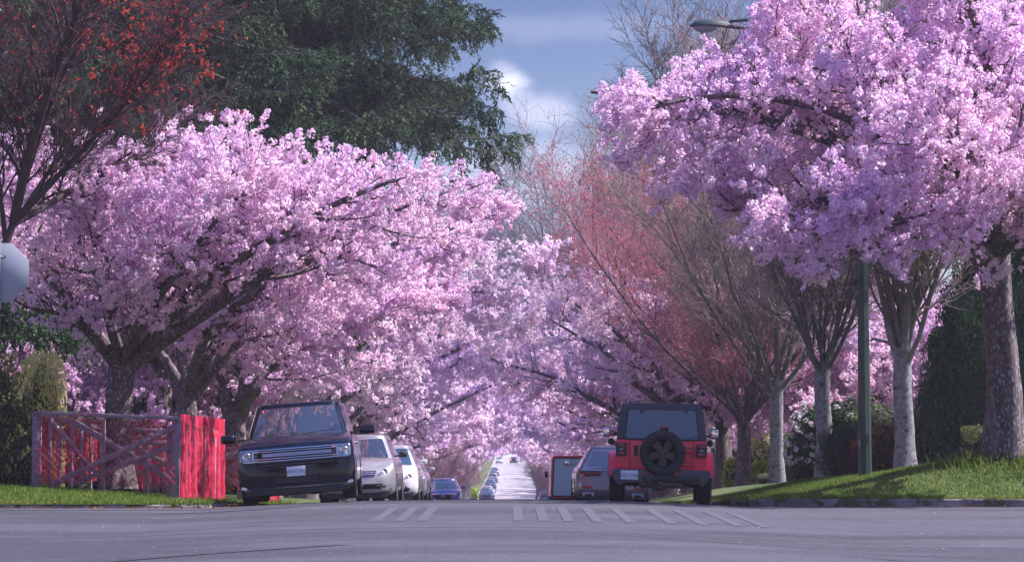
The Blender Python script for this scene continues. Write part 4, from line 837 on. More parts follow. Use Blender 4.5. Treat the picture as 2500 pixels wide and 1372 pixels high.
def fence(name, label, x0, x1, y0, y1, H, seed, group):
    root = empty(name, (x0, y0, gzf(x0, y0))); tag(root, label, 'fence', group); O = np.array([x0, y0, gzf(x0, y0)])
    z = lambda x, y: gzf(x, y); rg = np.random.default_rng(seed)
    def boards(nm, lst):
        for a, b, w, t in lst:
            mb = MB(); mb.beam(np.array(a) - O, np.array(b) - O, w, t); mb.build(nm, M['wood'], root, bevel=.004, segs=1)
    def post(x, y, w, h=H, t=.04, zt=None):
        mb = MB(); g = z(x, y) - .08; mb.box((x - O[0], y - O[1], g + h / 2 - O[2]), (w, t, h + .08), (0, rg.normal() * .008, 0)); mb.build('post', M['wood'], root, bevel=.004, segs=1)
    tl, tr = z(x0, y0) + H, z(x1, y0) + H * 1.06; bl, br = z(x0, y1) + H * .98, z(x1, y1) + H * 1.0
    post(x0, y0, .17); post(x1, y0, .16, H * 1.05); post(x1 - .13, y0 + .08, .09, H * .98); post(x0 + 1.22 * (x1 - x0) / 2.55, y0 + .03, .07, H * 1.0)
    boards('rail', [((x0 - .05, y0 - .03, tl), (x1 + .08, y0 - .03, tr), .07, .09), ((x0, y0, tl - .02), (x0, y1, bl), .09, .07), ((x1, y0, tr - .02), (x1, y1, br), .09, .07), ((x0, y1, bl), (x1, y1, br), .09, .05),
                    ((x0, y1 - .05, bl - .28), (x1, y1 - .05, br - .22), .09, .04)])
    zb = z(x0, y0)
    boards('brace', [((x0 + .30, y0 - .035, zb + .10), (x1 - .02, y0 - .035, tr - .16), .11, .035), ((x0 + .68, y0 + .04, zb + .12), (x1 - .05, y0 + .04, tr - .50), .10, .035),
                     ((x0 + .62, y0 + .075, tl - .14), (x1 - .10, y0 + .075, z(x1, y0) + .38), .11, .035), ((x0 + .22, y0 + .12, tl - .12), (x0 + .95, y0 + 1.6, zb + .12), .09, .035),
                     ((x0 + .2, y1 - .02, bl - .1), (x1 - .1, y1 - .02, z(x1, y1) + .2), .10, .035), ((x0 + .2, y1 + .03, z(x0, y1) + .2), (x1 - .1, y1 + .03, br - .2), .10, .035)])
    n = int((y1 - y0) / .95)
    for i in range(1, n + 1):
        y = y0 + (y1 - y0) * i / n; post(x0 + rg.normal() * .02, y, .05, H * .97, .14); 
    for y in np.linspace(y0, y1, 6)[1:]: post(x1 + rg.normal() * .02, y, .05, H * .97, .13)
    post((x0 + x1) / 2 + .5, y1, .08, H * .97); post((x0 + x1) / 2 - .3, y1, .08, H * .97)
    mb = MB(); net_panel(mb, (x0 - O[0], y0 - .07 - O[1]), (x1 - O[0], y0 - .07 - O[1]), .10, H - .03 + .0, .095, .0046, 0, 1)
    mb.build('netting', M['net'], root)
    mb = MB(); net_panel(mb, (x1 + .06 - O[0], y0 - O[1]), (x1 + .06 - O[0], y1 - O[1]), .04 + br - H - O[2] - .04, H - .06 + .04, .052, .0048, .06, 2)
    mb.build('netting', M['net'], root)
    mb = MB(); net_panel(mb, (x0 - .06 - O[0], y0 - O[1]), (x0 - .06 - O[0], y1 - O[1]), .08, H - .04, .10, .0055, .03, 3); mb.build('netting', M['net'], root)
    mb = MB(); net_panel(mb, (x0 - O[0], y1 + .07 - O[1]), (x1 - O[0], y1 + .07 - O[1]), .08, H - .03, .085, .0055, .02, 4); mb.build('netting', M['net'], root)
    return root
fence('tree_protection_fence', 'wooden crossed brace fence wrapped in orange red mesh round the nearest left cherry', -8.68, -6.14, 42.0, 48.6, 1.40, 1, 'mesh fences round the trees')
fence('tree_protection_fence', 'second mesh wrapped wooden fence, half hidden by the black car mirror', -8.6, -6.12, 52.6, 59.8, 1.30, 2, 'mesh fences round the trees')

# ------------------------------------------------------------------ stop sign seen from behind, street lamp
M['alu'] = mat('dull_aluminium', (.30, .32, .39), .55, .2, col2=(.35, .37, .43), scale=3)
M['post_metal'] = mat('galvanised_post', (.30, .30, .32), .5, .6)
M['green_paint'] = mat('dark_green_lamp_paint', (.015, .040, .042), .55, col2=(.025, .055, .055), scale=2, coat=.2)
M['lamp_glass'] = mat('frosted_lamp_bowl', (.20, .21, .25), .25)
XS, YS = wx(-6, 29), 31.0 - 2.0; ZS = float(road_z(XS, YS))
st = empty('stop_sign', (XS, YS, ZS)); tag(st, 'back of a grey octagonal stop sign cut by the left edge of the view', 'sign')
w8 = .376 / math.cos(math.pi / 8); oc = [(w8 * math.cos(math.pi / 8 + i * math.pi / 4), w8 * math.sin(math.pi / 8 + i * math.pi / 4)) for i in range(8)]
zc = wz(666, 29) - ZS
o = MB().prism([(a, b + zc) for a, b in oc], -.003, .003, 'y').build('sign_plate', M['alu'], st, bevel=.0015, segs=1)
M['sign_red'] = mat('sign_red', (.5, .01, .015), .4); M['sign_white'] = mat('sign_white', (.8, .8, .8), .4)
MB().prism([(a * .965, b * .965 + zc) for a, b in oc], .0035, .0045, 'y').build('sign_face', M['sign_red'], st)
text('lettering', 'STOP', .27, M['sign_white'], st, (0, .0065, zc), (R(90), 0, R(180)), .0008, .95)
mb = MB(); mb.box((0, -.032, zc / 2 - .3 + .35), (.045, .045, zc + .75)); mb.build('sign_post', M['post_metal'], st, bevel=.004)
mb = MB(); mb.box((.0, -.006, zc + .2), (.16, .006, .04)); mb.box((.0, -.006, zc - .2), (.16, .006, .04)); mb.build('bracket', M['post_metal'], st)

XP, YP = wx(2109, 48), 48.0; ZP = gzf(XP, YP) - .05
lp = empty('street_lamp', (XP, YP, ZP)); tag(lp, 'tall dark green street lamp post whose head pokes out above the blossoms', 'street lamp')
lz = wz(78, 48) - ZP + .12
mb = MB(); mb.lathe([(.19, -.02), (.19, .05), (.142, .07), (.138, .9), (.105, lz * .5), (.07, lz)], k=8); o = mb.build('pole', M['green_paint'], lp, smooth=20)
mb = MB(); mb.lathe([(.20, 0), (.20, .04), (.15, .06)], k=12); mb.build('base_plate', M['green_paint'], lp, smooth=30)
mb = MB(); mb.box((0.02, -.139, .85), (.09, .012, .22), (R(-1), 0, 0)); mb.build('access_door', M['green_paint'], lp, bevel=.004)
hx = (wx(1740, 48) - XP)
P, r_ = path([(0, 0, lz - .1), (-.4, 0, lz + .12), (-1.2, 0, lz + .22), (hx + .4, 0, lz + .1)], [.055, .05, .045, .035], 12); mb = MB(); mb.tubes(P, r_, 8, True); mb.build('arm', M['green_paint'], lp, smooth=60)
# cobra head
V = []
for s_, hw, zt, zb_ in [(-.43, .05, .02, -.015), (-.36, .12, .085, -.02), (-.2, .17, .14, -.02), (.05, .17, .15, -.02), (.25, .12, .12, -.02), (.38, .07, .08, 0), (.46, .045, .06, .01)]:
    ring = []
    for k in range(12):
        t = k * 2 * math.pi / 12; y = hw * math.cos(t); z = (zt if math.sin(t) > 0 else -zb_) * math.sin(t) * (1 if math.sin(t) > 0 else 1)
        ring.append((hx + s_, y, lz + z))
    V.append(ring + [ring[0]])
mb = MB().grid(V); hd = mb.build('lamp_head', M['green_paint'], lp, smooth=50, clean=True)
th = np.linspace(0, math.pi / 2, 6); V = [[(hx - .12 + .26 * math.cos(a) * math.cos(t), .14 * math.cos(a) * math.sin(t), lz - .02 - .13 * math.sin(a)) for t in np.linspace(0, 2 * math.pi, 17)] for a in th]
MB().grid(V).build('lamp_bowl', M['lamp_glass'], hd, smooth=60, clean=True)

# ------------------------------------------------------------------ house on the left
M['slate'] = mat('slate_blue_siding', (.10, .12, .17), .7, col2=(.13, .15, .20), scale=2, stretch=(.2, .2, 12)); M['roofing'] = mat('dark_shingle', (.08, .08, .10), .9, col2=(.16, .15, .18), scale=20, stretch=(1, 1, 3)); M['trim'] = mat('white_trim', (.75, .74, .76), .6)
M['glass'] = mat('dark_glass', (.02, .025, .035), .03, spec=.9, ior=1.6)
def house(name, label, x, y, w, d, h, rh, wall, seed):
    root = empty(name, (x, y, gzf(x, y) - .3)); tag(root, label, 'house')
    MB().box((0, 0, h / 2), (w, d, h)).build('wall', M[wall], root)
    mb = MB(); e_ = .5
    mb.prism([(-w / 2 - e_, h - .12), (w / 2 + e_, h - .12), (w / 2 + e_, h + .03), (0, h + rh), (-w / 2 - e_, h + .03)], -d / 2 - .4, d / 2 + .4, 'y'); rf = mb.build('roof', M['roofing'], root)
    MB().box((w * .2, 0, h + rh * .75), (.6, .6, 1.4)).build('chimney', M['trim'], rf, bevel=.02)
    for sx in (-.3, 0, .3):
        wd = MB(); cx, cz = sx * w, h * .6
        for a, b, c_, e2 in ((0, .62, 1.3, .08), (0, -.62, 1.3, .08), (-.61, 0, .08, 1.16), (.61, 0, .08, 1.16)): wd.box((cx + a, -d / 2 - .03, cz + b), (c_, .08, e2))
        fr = wd.build('window', M['trim'], root); MB().box((cx, -d / 2 - .02, cz), (1.14, .02, 1.16)).build('pane', M['glass'], fr)
    return root
house('house', 'slate blue house with a dark roof half hidden behind blossoms at the left', -15.8, 82, 8.5, 9, 3.9, 1.5, 'slate', 1)
M['beige'] = mat('beige_stucco', (.42, .36, .36), .85, col2=(.48, .42, .42), scale=2)
house('house', 'pale house glimpsed between the bare trunks in the right hand gardens', 21.0, 104, 9, 9, 3.6, 1.8, 'beige', 2)

# ------------------------------------------------------------------ vehicles
M['rubber'] = mat('tyre_rubber', (.018, .018, .022), .85, col2=(.035, .033, .038), scale=14, bump=.3, bscale=60)
M['plastic'] = mat('black_plastic', (.022, .022, .026), .55); M['plastic_grey'] = mat('grey_trim_plastic', (.12, .12, .145), .6)
M['chrome'] = mat('chrome', (.78, .78, .84), .14, 1); M['silver'] = mat('brushed_silver', (.36, .38, .47), .30, .9); M['lens'] = mat('clear_headlamp_lens', (.13, .15, .19), .12, .25, col2=(.32, .35, .42), scale=40, stretch=(1, .2, .1), coat=.8)
M['amber'] = mat('amber_lens', (.55, .16, .06), .2, coat=.5); M['red_lens'] = mat('red_lens', (.45, .01, .03), .2, coat=.6); M['dark_red_lens'] = mat('smoked_red_lens', (.20, .008, .045), .2, coat=.6)
M['hole'] = mat('dark_recess', (.006, .006, .008), .8); M['rim'] = mat('alloy_rim', (.45, .45, .50), .3, .9); M['rim_black'] = mat('black_rim', (.012, .013, .017), .4, .2, coat=.3)
M['plate'] = mat('licence_plate', (.70, .72, .80), .4); M['plate_blue'] = mat('plate_blue', (.04, .07, .26), .5); M['mirror_glass'] = mat('mirror_glass', (.7, .7, .75), .03, 1)
M['windscreen'] = mat('windscreen_glass', (.016, .022, .030), .02, spec=1, ior=1.9); M['tinted'] = mat('tinted_glass', (.020, .028, .05), .04, spec=1, ior=1.75)
M['teal_glass'] = mat('blue_reflecting_glass', (.03, .07, .12), .04, spec=1, ior=1.8)
def paint(n, c, metal=.4, rough=.28, coat=1.0): M[n] = mat(n, c, rough, metal, coat=coat); return n
paint('black_paint', (.002, .004, .014), .0, .10, .0); paint('silver_paint', (.40, .39, .42), .55, .32); paint('white_paint', (.70, .69, .74), .05, .3); paint('pale_silver_paint', (.52, .52, .57), .4, .3)
paint('navy_paint', (.06, .10, .32), .5, .25); paint('grey_paint', (.22, .21, .26), .5, .3); paint('orange_paint', (.95, .018, .075), .0, .35, .4); paint('blue_grey_paint', (.22, .30, .42), .4, .3); paint('dark_paint', (.02, .02, .035), .3, .3)
paint('steel_blue_paint', (.12, .18, .30), .4, .3)

def inset(y, L, rf, rr):
    a = max(0, rf - y); b = max(0, y - (L - rr)); return (rf - math.sqrt(max(rf * rf - a * a, 0))) * (a > 0) + (rr - math.sqrt(max(rr * rr - b * b, 0))) * (b > 0)
SIDE = [(0, .90), (.05, .955), (.12, .985), (.35, 1.0), (.6, .992), (.78, .98), (.90, .955), (.96, .92), (1, .86)]
def body_shell(L, W, zb, top, F, Rr, rf=.35, rr=.25, bf=.12, br=.06, crown=.03, side=SIDE, nx=10):
    """closed car body; top/F/Rr are interpolation tables: top height over y, front and rear face set-back over relative height"""
    ys = np.unique(np.concatenate([rf * (1 - np.cos(np.linspace(0, math.pi / 2, 7))), np.linspace(rf, L - rr, 28), L - rr * (1 - np.cos(np.linspace(0, math.pi / 2, 6)))]))
    s_ = np.array([a for a, _ in side]); sw = np.array([b for _, b in side]); m = len(s_)
    def pt(y, i, u, ucl=None):
        zt = np.interp(y, *zip(*top)); x = (W / 2 - inset(y, L, rf, rr)) * sw[i] * u; z = zb + s_[i] * (zt - zb) + crown * s_[i] ** 5 * (1 - u * u)
        wf = max(0, 1 - y / .8); wr = max(0, 1 - (L - y) / .8); uu = abs(x) / (W / 2)
        yy = y + wf * (bf * uu * uu + np.interp(s_[i], *zip(*F))) - wr * (br * uu * uu + np.interp(s_[i], *zip(*Rr)))
        return (x, yy, z)
    us = np.linspace(-1, 1, nx + 1); rings = []
    for y in ys:
        ring = [pt(y, 0, u) for u in us] + [pt(y, i, 1) for i in range(1, m)] + [pt(y, m - 1, u) for u in us[::-1][1:]] + [pt(y, i, -1) for i in range(m - 2, 0, -1)]
        rings.append(ring + [ring[0]])
    mb = MB(); mb.grid(rings)
    mb.grid([[pt(ys[0], i, u) for u in us] for i in range(m)]); mb.grid([[pt(ys[-1], i, u) for u in us] for i in range(m)], True)
    return mb
def cut_arches(mb, mat_, name, parent, arches, W, rad):
    me = mb.mesh(name, mat_, clean=True); o = bpy.data.objects.new(name, me); COL.objects.link(o)
    for y in arches:
        c = MB().lathe([(rad, -W), (rad, W)], (0, y, .33 if rad < .5 else rad - .08), 'x', 28)
        cm = c.mesh('cut', M['hole'], clean=True); co = bpy.data.objects.new('cut', cm); COL.objects.link(co)
        md = o.modifiers.new('b', 'BOOLEAN'); md.object = co; md.operation = 'DIFFERENCE'; md.solver = 'EXACT'
        bpy.context.view_layer.update(); nm = bpy.data.meshes.new_from_object(o.evaluated_get(bpy.context.evaluated_depsgraph_get())); o.modifiers.clear(); o.data = nm; bpy.data.objects.remove(co)
    o.data.polygons.foreach_set('use_smooth', [True] * len(o.data.polygons)); o.data.set_sharp_from_angle(angle=R(38)); o.parent = parent; o.data.materials.clear(); 
    for q in (mat_ if isinstance(mat_, list) else [mat_]): o.data.materials.append(q)
    return o
def wheel(parent, x, y, rad, w, rim='rim', z=None, spokes=5):
    z = rad if z is None else z; s_ = 1 if x > 0 else -1
    pr = [(rad * .62, -w / 2), (rad * .90, -w / 2 * .98), (rad * .985, -w / 2 * .82), (rad, -w * .25), (rad * .992, -w * .24), (rad * .992, -w * .2), (rad, -w * .19), (rad, -.01), (rad * .99, -.008), (rad * .99, .008), (rad, .01),
          (rad, w * .19), (rad * .992, w * .2), (rad * .992, w * .24), (rad, w * .25), (rad * .985, w / 2 * .82), (rad * .90, w / 2 * .98), (rad * .62, w / 2)]
    t = MB().lathe(pr, (x, y, z), 'x', 32, cap=False).build('wheel', M['rubber'], parent, smooth=40)
    mb = MB(); xf = x + s_ * w * .38
    mb.lathe([(rad * .66, x - s_ * w * .46), (rad * .62, x - s_ * w * .3), (rad * .62, x + s_ * w * .3), (rad * .66, x + s_ * w * .46)] if s_ > 0 else [(rad * .66, x + w * .46), (rad * .62, x + w * .3), (rad * .62, x - w * .3), (rad * .66, x - w * .46)], (0, y, z), 'x', 28, cap=False)
    mb.lathe([(rad * .60, -.01), (rad * .60, .01)], (x + s_ * w * .05, y, z), 'x', 24)
    for i in range(spokes):
        a = i * 2 * math.pi / spokes + .3; mb.box((xf, y + math.cos(a) * rad * .33, z + math.sin(a) * rad * .33), (.03, rad * .62, rad * .16), (a, 0, 0))
    mb.lathe([(rad * .14, -.025), (rad * .14, .03)], (xf, y, z), 'x', 16)
    mb.build('rim', M[rim], t, smooth=35)
    return t
def cabin(parent, paintn, L, base, roof, zb, zr, name='roof', bow=.14, crown=.05, rnd=.09):
    """base=(hw_front,y_front,hw_rear,y_rear) at the belt, roof the same at the roof edge. returns face functions for the panes"""
    def ring(hf, yf, hr, yr, z, bw, ins=0, k=0):
        hf -= ins; hr -= ins; yf += ins; yr -= ins; c = .10
        pts = [(u * (hf - c), yf + bw * u * u * ((hf - c) / hf) ** 2) for u in np.linspace(-1, 1, 13)]
        pts += [(hf - c * .35, yf + bw + c * .25), (hf, yf + bw + c)] + [(hf + (hr - hf) * t + .015 * math.sin(t * math.pi), yf + bw + c + (yr - bw * .4 - c - yf - bw - c) * t) for t in np.linspace(.08, .92, 10)]
        pts += [(hr, yr - bw * .4 - c), (hr - c * .35, yr - bw * .4 - c * .25)] + [(u * (hr - c), yr - bw * .4 * u * u) for u in np.linspace(1, -1, 9)]
        pts += [(-hr + c * .35, yr - bw * .4 - c * .25), (-hr, yr - bw * .4 - c)] + [(-(hf + (hr - hf) * t + .015 * math.sin(t * math.pi)), yf + bw + c + (yr - bw * .4 - c - yf - bw - c) * t) for t in np.linspace(.92, .08, 10)] + [(-hf, yf + bw + c), (-hf + c * .35, yf + bw + c * .25)]
        return [(x, y, z) for x, y in pts]
    def lerp(v): return [base[i] + (roof[i] - base[i]) * v for i in range(4)]
    zv = lambda v: zb + (zr - zb) * v
    rings = [ring(*lerp(v), zv(v), bow) for v in (-.15, 0, .25, .5, .75, 1)]
    for a in (.3, .6, .85, 1.0): rings.append(ring(*roof, zr + rnd * math.sin(a * math.pi / 2), bow, rnd * (1 - math.cos(a * math.pi / 2))))
    for s_ in (.25, .5, .75, .93):
        r0 = rings[9]; cx, cy = 0, (roof[1] + roof[3]) / 2; rings.append([(x * (1 - s_), cy + (y - cy) * (1 - s_), zr + rnd + crown * (1 - (1 - s_) ** 2)) for x, y, z in r0])
    rings = [r + [r[0]] for r in rings]; mb = MB().grid(rings); mb.f.append(np.array([[mb.n - len(rings[0]) + i for i in range(len(rings[0]) - 1)]]))
    o = mb.build(name, M[paintn], parent, smooth=40, clean=True)
    def front(u, v, off=.006):
        q = lerp(v); hf = q[0]; return (u * (hf - .05), q[1] + bow * u * u * ((hf - .05) / hf) ** 2 - off, zv(v) + off * .8)
    def rear(u, v, off=.006):
        q = lerp(v); hr = q[2]; return (u * (hr - .05), q[3] - bow * .4 * u * u + off, zv(v) + off * .3)
    def sidef(s_, t, v, off=.006):
        q = lerp(v); y0 = q[1] + bow + .10; y1 = q[3] - bow * .4 - .10; return (s_ * (q[0] + (q[2] - q[0]) * t + .015 * math.sin(t * math.pi) + off), y0 + (y1 - y0) * t, zv(v) + .002)
    return o, front, rear, sidef
def pane(name, fn, u0, u1, v0, v1, m, parent, nu=14, nv=6, taper=0):
    V = [[fn(u0 + (u1 - u0) * (j / nu) * 1.0, v0 + (v1 - v0) * i / nv) for j in range(nu + 1)] for i in range(nv + 1)]
    V = np.array(V); return MB().slab(V, (0, .004 if V[:, :, 1].mean() < 2 else -.004, -.002)).build(name, M[m], parent, smooth=40)
def strip_face(name, x0, x1, z0, z1, yf, m, parent, t=.02, nx=12, b=0, ang=0):
    """a band lying on a bowed face; yf(x,z) gives the face"""
    V = [[(x, yf(x, z), z + (x * 0)) for x in np.linspace(x0, x1, nx)] for z in (z0, (z0 + z1) / 2, z1)]
    return MB().slab(np.array(V) + np.array([0, -t, 0]), (0, t + .01, 0)).build(name, M[m], parent, smooth=35)
def mirror(parent, x, y, z, w, h, m, s_, arm=.12, gy=.056):
    V = []; 
    for k, (yy, sc) in enumerate([(-.07, .55), (-.045, .85), (0, 1), (.05, 1), (.052, .9)]):
        V.append([(x + s_ * (arm + w / 2) + sc * w / 2 * np.sign(math.cos(t)) * abs(math.cos(t)) ** .45, y + yy, z + sc * h / 2 * np.sign(math.sin(t)) * abs(math.sin(t)) ** .45) for t in np.linspace(0, 2 * math.pi, 25)])
    mb = MB().grid(V); n = 25; mb.f.append(np.array([list(range(24))])); mb.f.append(np.array([[mb.n - n + i for i in range(24)][::-1]]))
    mb.box((x + s_ * arm / 2, y, z - h * .25), (arm + .06, .05, .04))
    o = mb.build('mirror', M[m], parent, smooth=50, clean=True)
    MB().box((x + s_ * (arm + w / 2), y + gy, z), (w * .86, .004, h * .82)).build('mirror_glass', M['mirror_glass'], o, bevel=.003)
    return o
def plate(parent, x, y, z, txt, face=-1, w=.305, h=.16, roll=0):
    p = MB().box((0, 0, 0), (w, .006, h)).build('licence_plate', M['plate'], parent, bevel=.002); p.location = (x, y, z); p.rotation_euler = (0, roll, 0)
    if txt:
        text('plate_text', txt, .092, M['plate_blue'], p, (0, face * .005, -.008), (R(90), 0, 0 if face < 0 else R(180)), .001, .82)
        mb = MB(); [mb.lathe([(.006, -.004), (.006, .004)], (a, face * .003, b), 'y', 8) for a in (-.09, .09) for b in (-.066, .066)]; mb.build('plate_bolt', M['plastic'], p)
    return p
def roof_rails(parent, hw, y0, y1, z, m='silver'):
    for s_ in (-1, 1):
        P, r_ = path([(s_ * hw, y0, z - .03), (s_ * hw, y0 + .15, z + .02), (s_ * hw, (y0 + y1) / 2, z + .03), (s_ * hw, y1 - .15, z + .02), (s_ * hw, y1, z - .03)], [.018] * 5, 10); MB().tubes(P, r_, 8, True).build('roof_rail', M[m], parent, smooth=60)
def finish(root, X, Y, label, rot=0, roll=0, pitch=0, dz=0, cat='car', group=None):
    root.location = (X, Y, float(road_z(X, Y)) + dz); root.rotation_euler = (R(pitch), R(roll), R(rot)); tag(root, label, cat, group); return root
# ---- black boxy wagon (front towards the camera)
def black_wagon():
    c = empty('parked_car'); L, W = 5.1, 1.93
    F = [(0, .16), (.06, .05), (.12, .015), (.25, .0), (.45, .005), (.62, .02), (.86, .05), (.93, .10), (1, .22)]
    fr = lambda x, z: .10 * (abs(x) / .965) ** 2 + np.interp((z - .2) / .80, *zip(*F)) + (.35 - math.sqrt(max(.35 ** 2 - max(0, abs(x) - (.965 - .35)) ** 2, 0))) * .9
    side = [(0, .90), (.05, .95), (.12, .985), (.35, 1.0), (.6, .995), (.80, .985), (.92, .97), (.97, .945), (1, .90)]
    b = body_shell(L, W, .20, [(0, 1.0), (.15, 1.03), (1.15, 1.12), (1.5, 1.13), (L - .1, 1.08), (L, 1.05)], F, [(0, .05), (.4, 0), (1, .08)], rf=.16, rr=.2, bf=.10, br=.05, crown=.025, side=side)
    cut_arches(b, M['black_paint'], 'body', c, [.92, 3.95], 3, .40)
    rf = lambda x, z: .10 * (abs(x) / .965) ** 2 + np.interp((z - .2) / .80, *zip(*F))
    cab, fn, rn, sf = cabin(c, 'black_paint', L, (.84, 1.12, .86, L - .12), (.70, 1.88, .74, L - .35), 1.10, 1.63, bow=.13, crown=.035, rnd=.06)
    pane('windscreen', fn, -.97, .97, .04, .955, 'windscreen', c); pane('rear_window', rn, -.9, .9, .1, .9, 'tinted', c)
    for s_ in (-1, 1):
        for t0, t1 in ((.05, .33), (.35, .62), (.64, .93)):
            V = np.array([[sf(s_, t, v) for t in np.linspace(t0, t1, 6)] for v in (.08, .5, .93)]); MB().slab(V, (-s_ * .004, 0, 0)).build('side_window', M['tinted'], c, smooth=40)
        P, r_ = path([(s_ * .835, 1.22, 1.13), (s_ * .76, 1.6, 1.42), (s_ * .70, 1.98, 1.675), (s_ * .72, 3.2, 1.70), (s_ * .72, 4.6, 1.69)], [.012] * 5, 20); MB().tubes(P, r_, 6).build('door_seal', M['plastic'], c, smooth=60)
    # grille band, lamps, chrome
    Z = lambda z: z
    strip_face('grille', -.66, .66, .63, .905, rf, 'hole', c, .012)
    for z in (.655, .70, .745): strip_face('grille_bar', -.60, .62, z - .004, z + .004, rf, 'plastic_grey', c, .018)
    strip_face('chrome_strip', -.90, .90, .905, .918, rf, 'chrome', c, .028); strip_face('chrome_strip', -.86, .88, .715, .728, rf, 'chrome', c, .028)
    strip_face('grille_blade', -.54, .60, .79, .848, rf, 'silver', c, .034)
    mb = MB()
    for z0, z1, x0, x1 in ((.755, .766, -.70, .70), (.872, .883, -.70, .70), (.766, .872, -.70, -.684), (.766, .872, .684, .70)):
        V = np.array([[(x, rf(x, z), z) for x in np.linspace(x0, x1, 14)] for z in (z0, z1)]); mb.slab(V + np.array([0, -.045, 0]), (0, .04, 0))
    mb.build('grille_frame', M['chrome'], c, smooth=40)
    for s_ in (-1, 1):
        a, b_ = sorted((s_ * .66, s_ * .70)); 
        h = strip_face('headlight', *sorted((s_ * .665, s_ * .915)), .732, .902, rf, 'lens', c, .016, 10)
        MB().lathe([(.07, -.012), (.062, -.02), (.03, -.012)], (s_ * .80, rf(.8, .8) - .006, .817), 'y', 20).build('lamp_reflector', M['chrome'], h, smooth=40)
        strip_face('turn_signal', *sorted((s_ * .60, s_ * .66)), .732, .765, rf, 'amber', h, .014, 4); strip_face('turn_signal', *sorted((s_ * .60, s_ * .66)), .872, .902, rf, 'amber', h, .014, 4)
        strip_face('headlight_surround', *sorted((s_ * .62, s_ * .665)), .732, .902, rf, 'plastic_grey', h, .010, 4)
        rbox('bumper_corner', (s_ * .84, rf(.84, .27) - .002, .285), (.16, .03, .06), M['chrome'], c, .02, (0, s_ * R(-18), 0))
    strip_face('lower_grille', -.36, .36, .335, .445, rf, 'hole', c, .012)
    for z in (.36, .39, .42): strip_face('grille_bar', -.35, .35, z - .004, z + .004, rf, 'plastic_grey', c, .018)
    strip_face('bumper_lip', -.84, .84, .262, .290, rf, 'silver', c, .028); strip_face('bumper_skirt', -.86, .86, .165, .252, lambda x, z: rf(x, .30) + .03, 'plastic', c, .02)
    plate(c, 0, rf(0, .55) - .03, .53, 'WW2-91J')
    MB().box((-.60, 1.86 + .0, 1.57), (.05, .006, .05), (R(-40), 0, 0)).build('windscreen_sticker', M['red_lens'], c)
    for s_ in (-1, 1): mirror(c, s_ * .92, 1.30, 1.14, .25, .15, 'black_paint', s_, arm=.13)
    for x in (-.60, 0): 
        P, r_ = path([(x, 1.06, 1.135), (x + .3, 1.16, 1.165), (x + .62, 1.2, 1.18)], [.009, .008, .005], 8); MB().tubes(P, r_, 5).build('wiper', M['plastic'], c)
    for y in (.92, 3.95):
        for s_ in (-1, 1): wheel(c, s_ * .835, y, .365, .245)
    roof_rails(c, .62, 2.3, 4.3, 1.71, 'plastic')
    MB().box((.1, 2.2, .22), (1.3, 3.2, .16)).build('underbody', M['hole'], c); MB().lathe([(.2, -.25), (.24, 0), (.2, .25)], (.1, 4.3, .30), 'x', 16).build('fuel_tank', M['hole'], c, smooth=40)
    for s_ in (-1, 1): 
        for y in (2.3, 3.3): rbox('door_handle', (s_ * .972, y, .93), (.03, .18, .03), M['chrome'], c, .01)
    return c
finish(black_wagon(), -3.50, 37.75, 'glossy black boxy wagon with a silver grille bar facing the viewer at the left', 2.4, roll=-4.4, dz=.005)

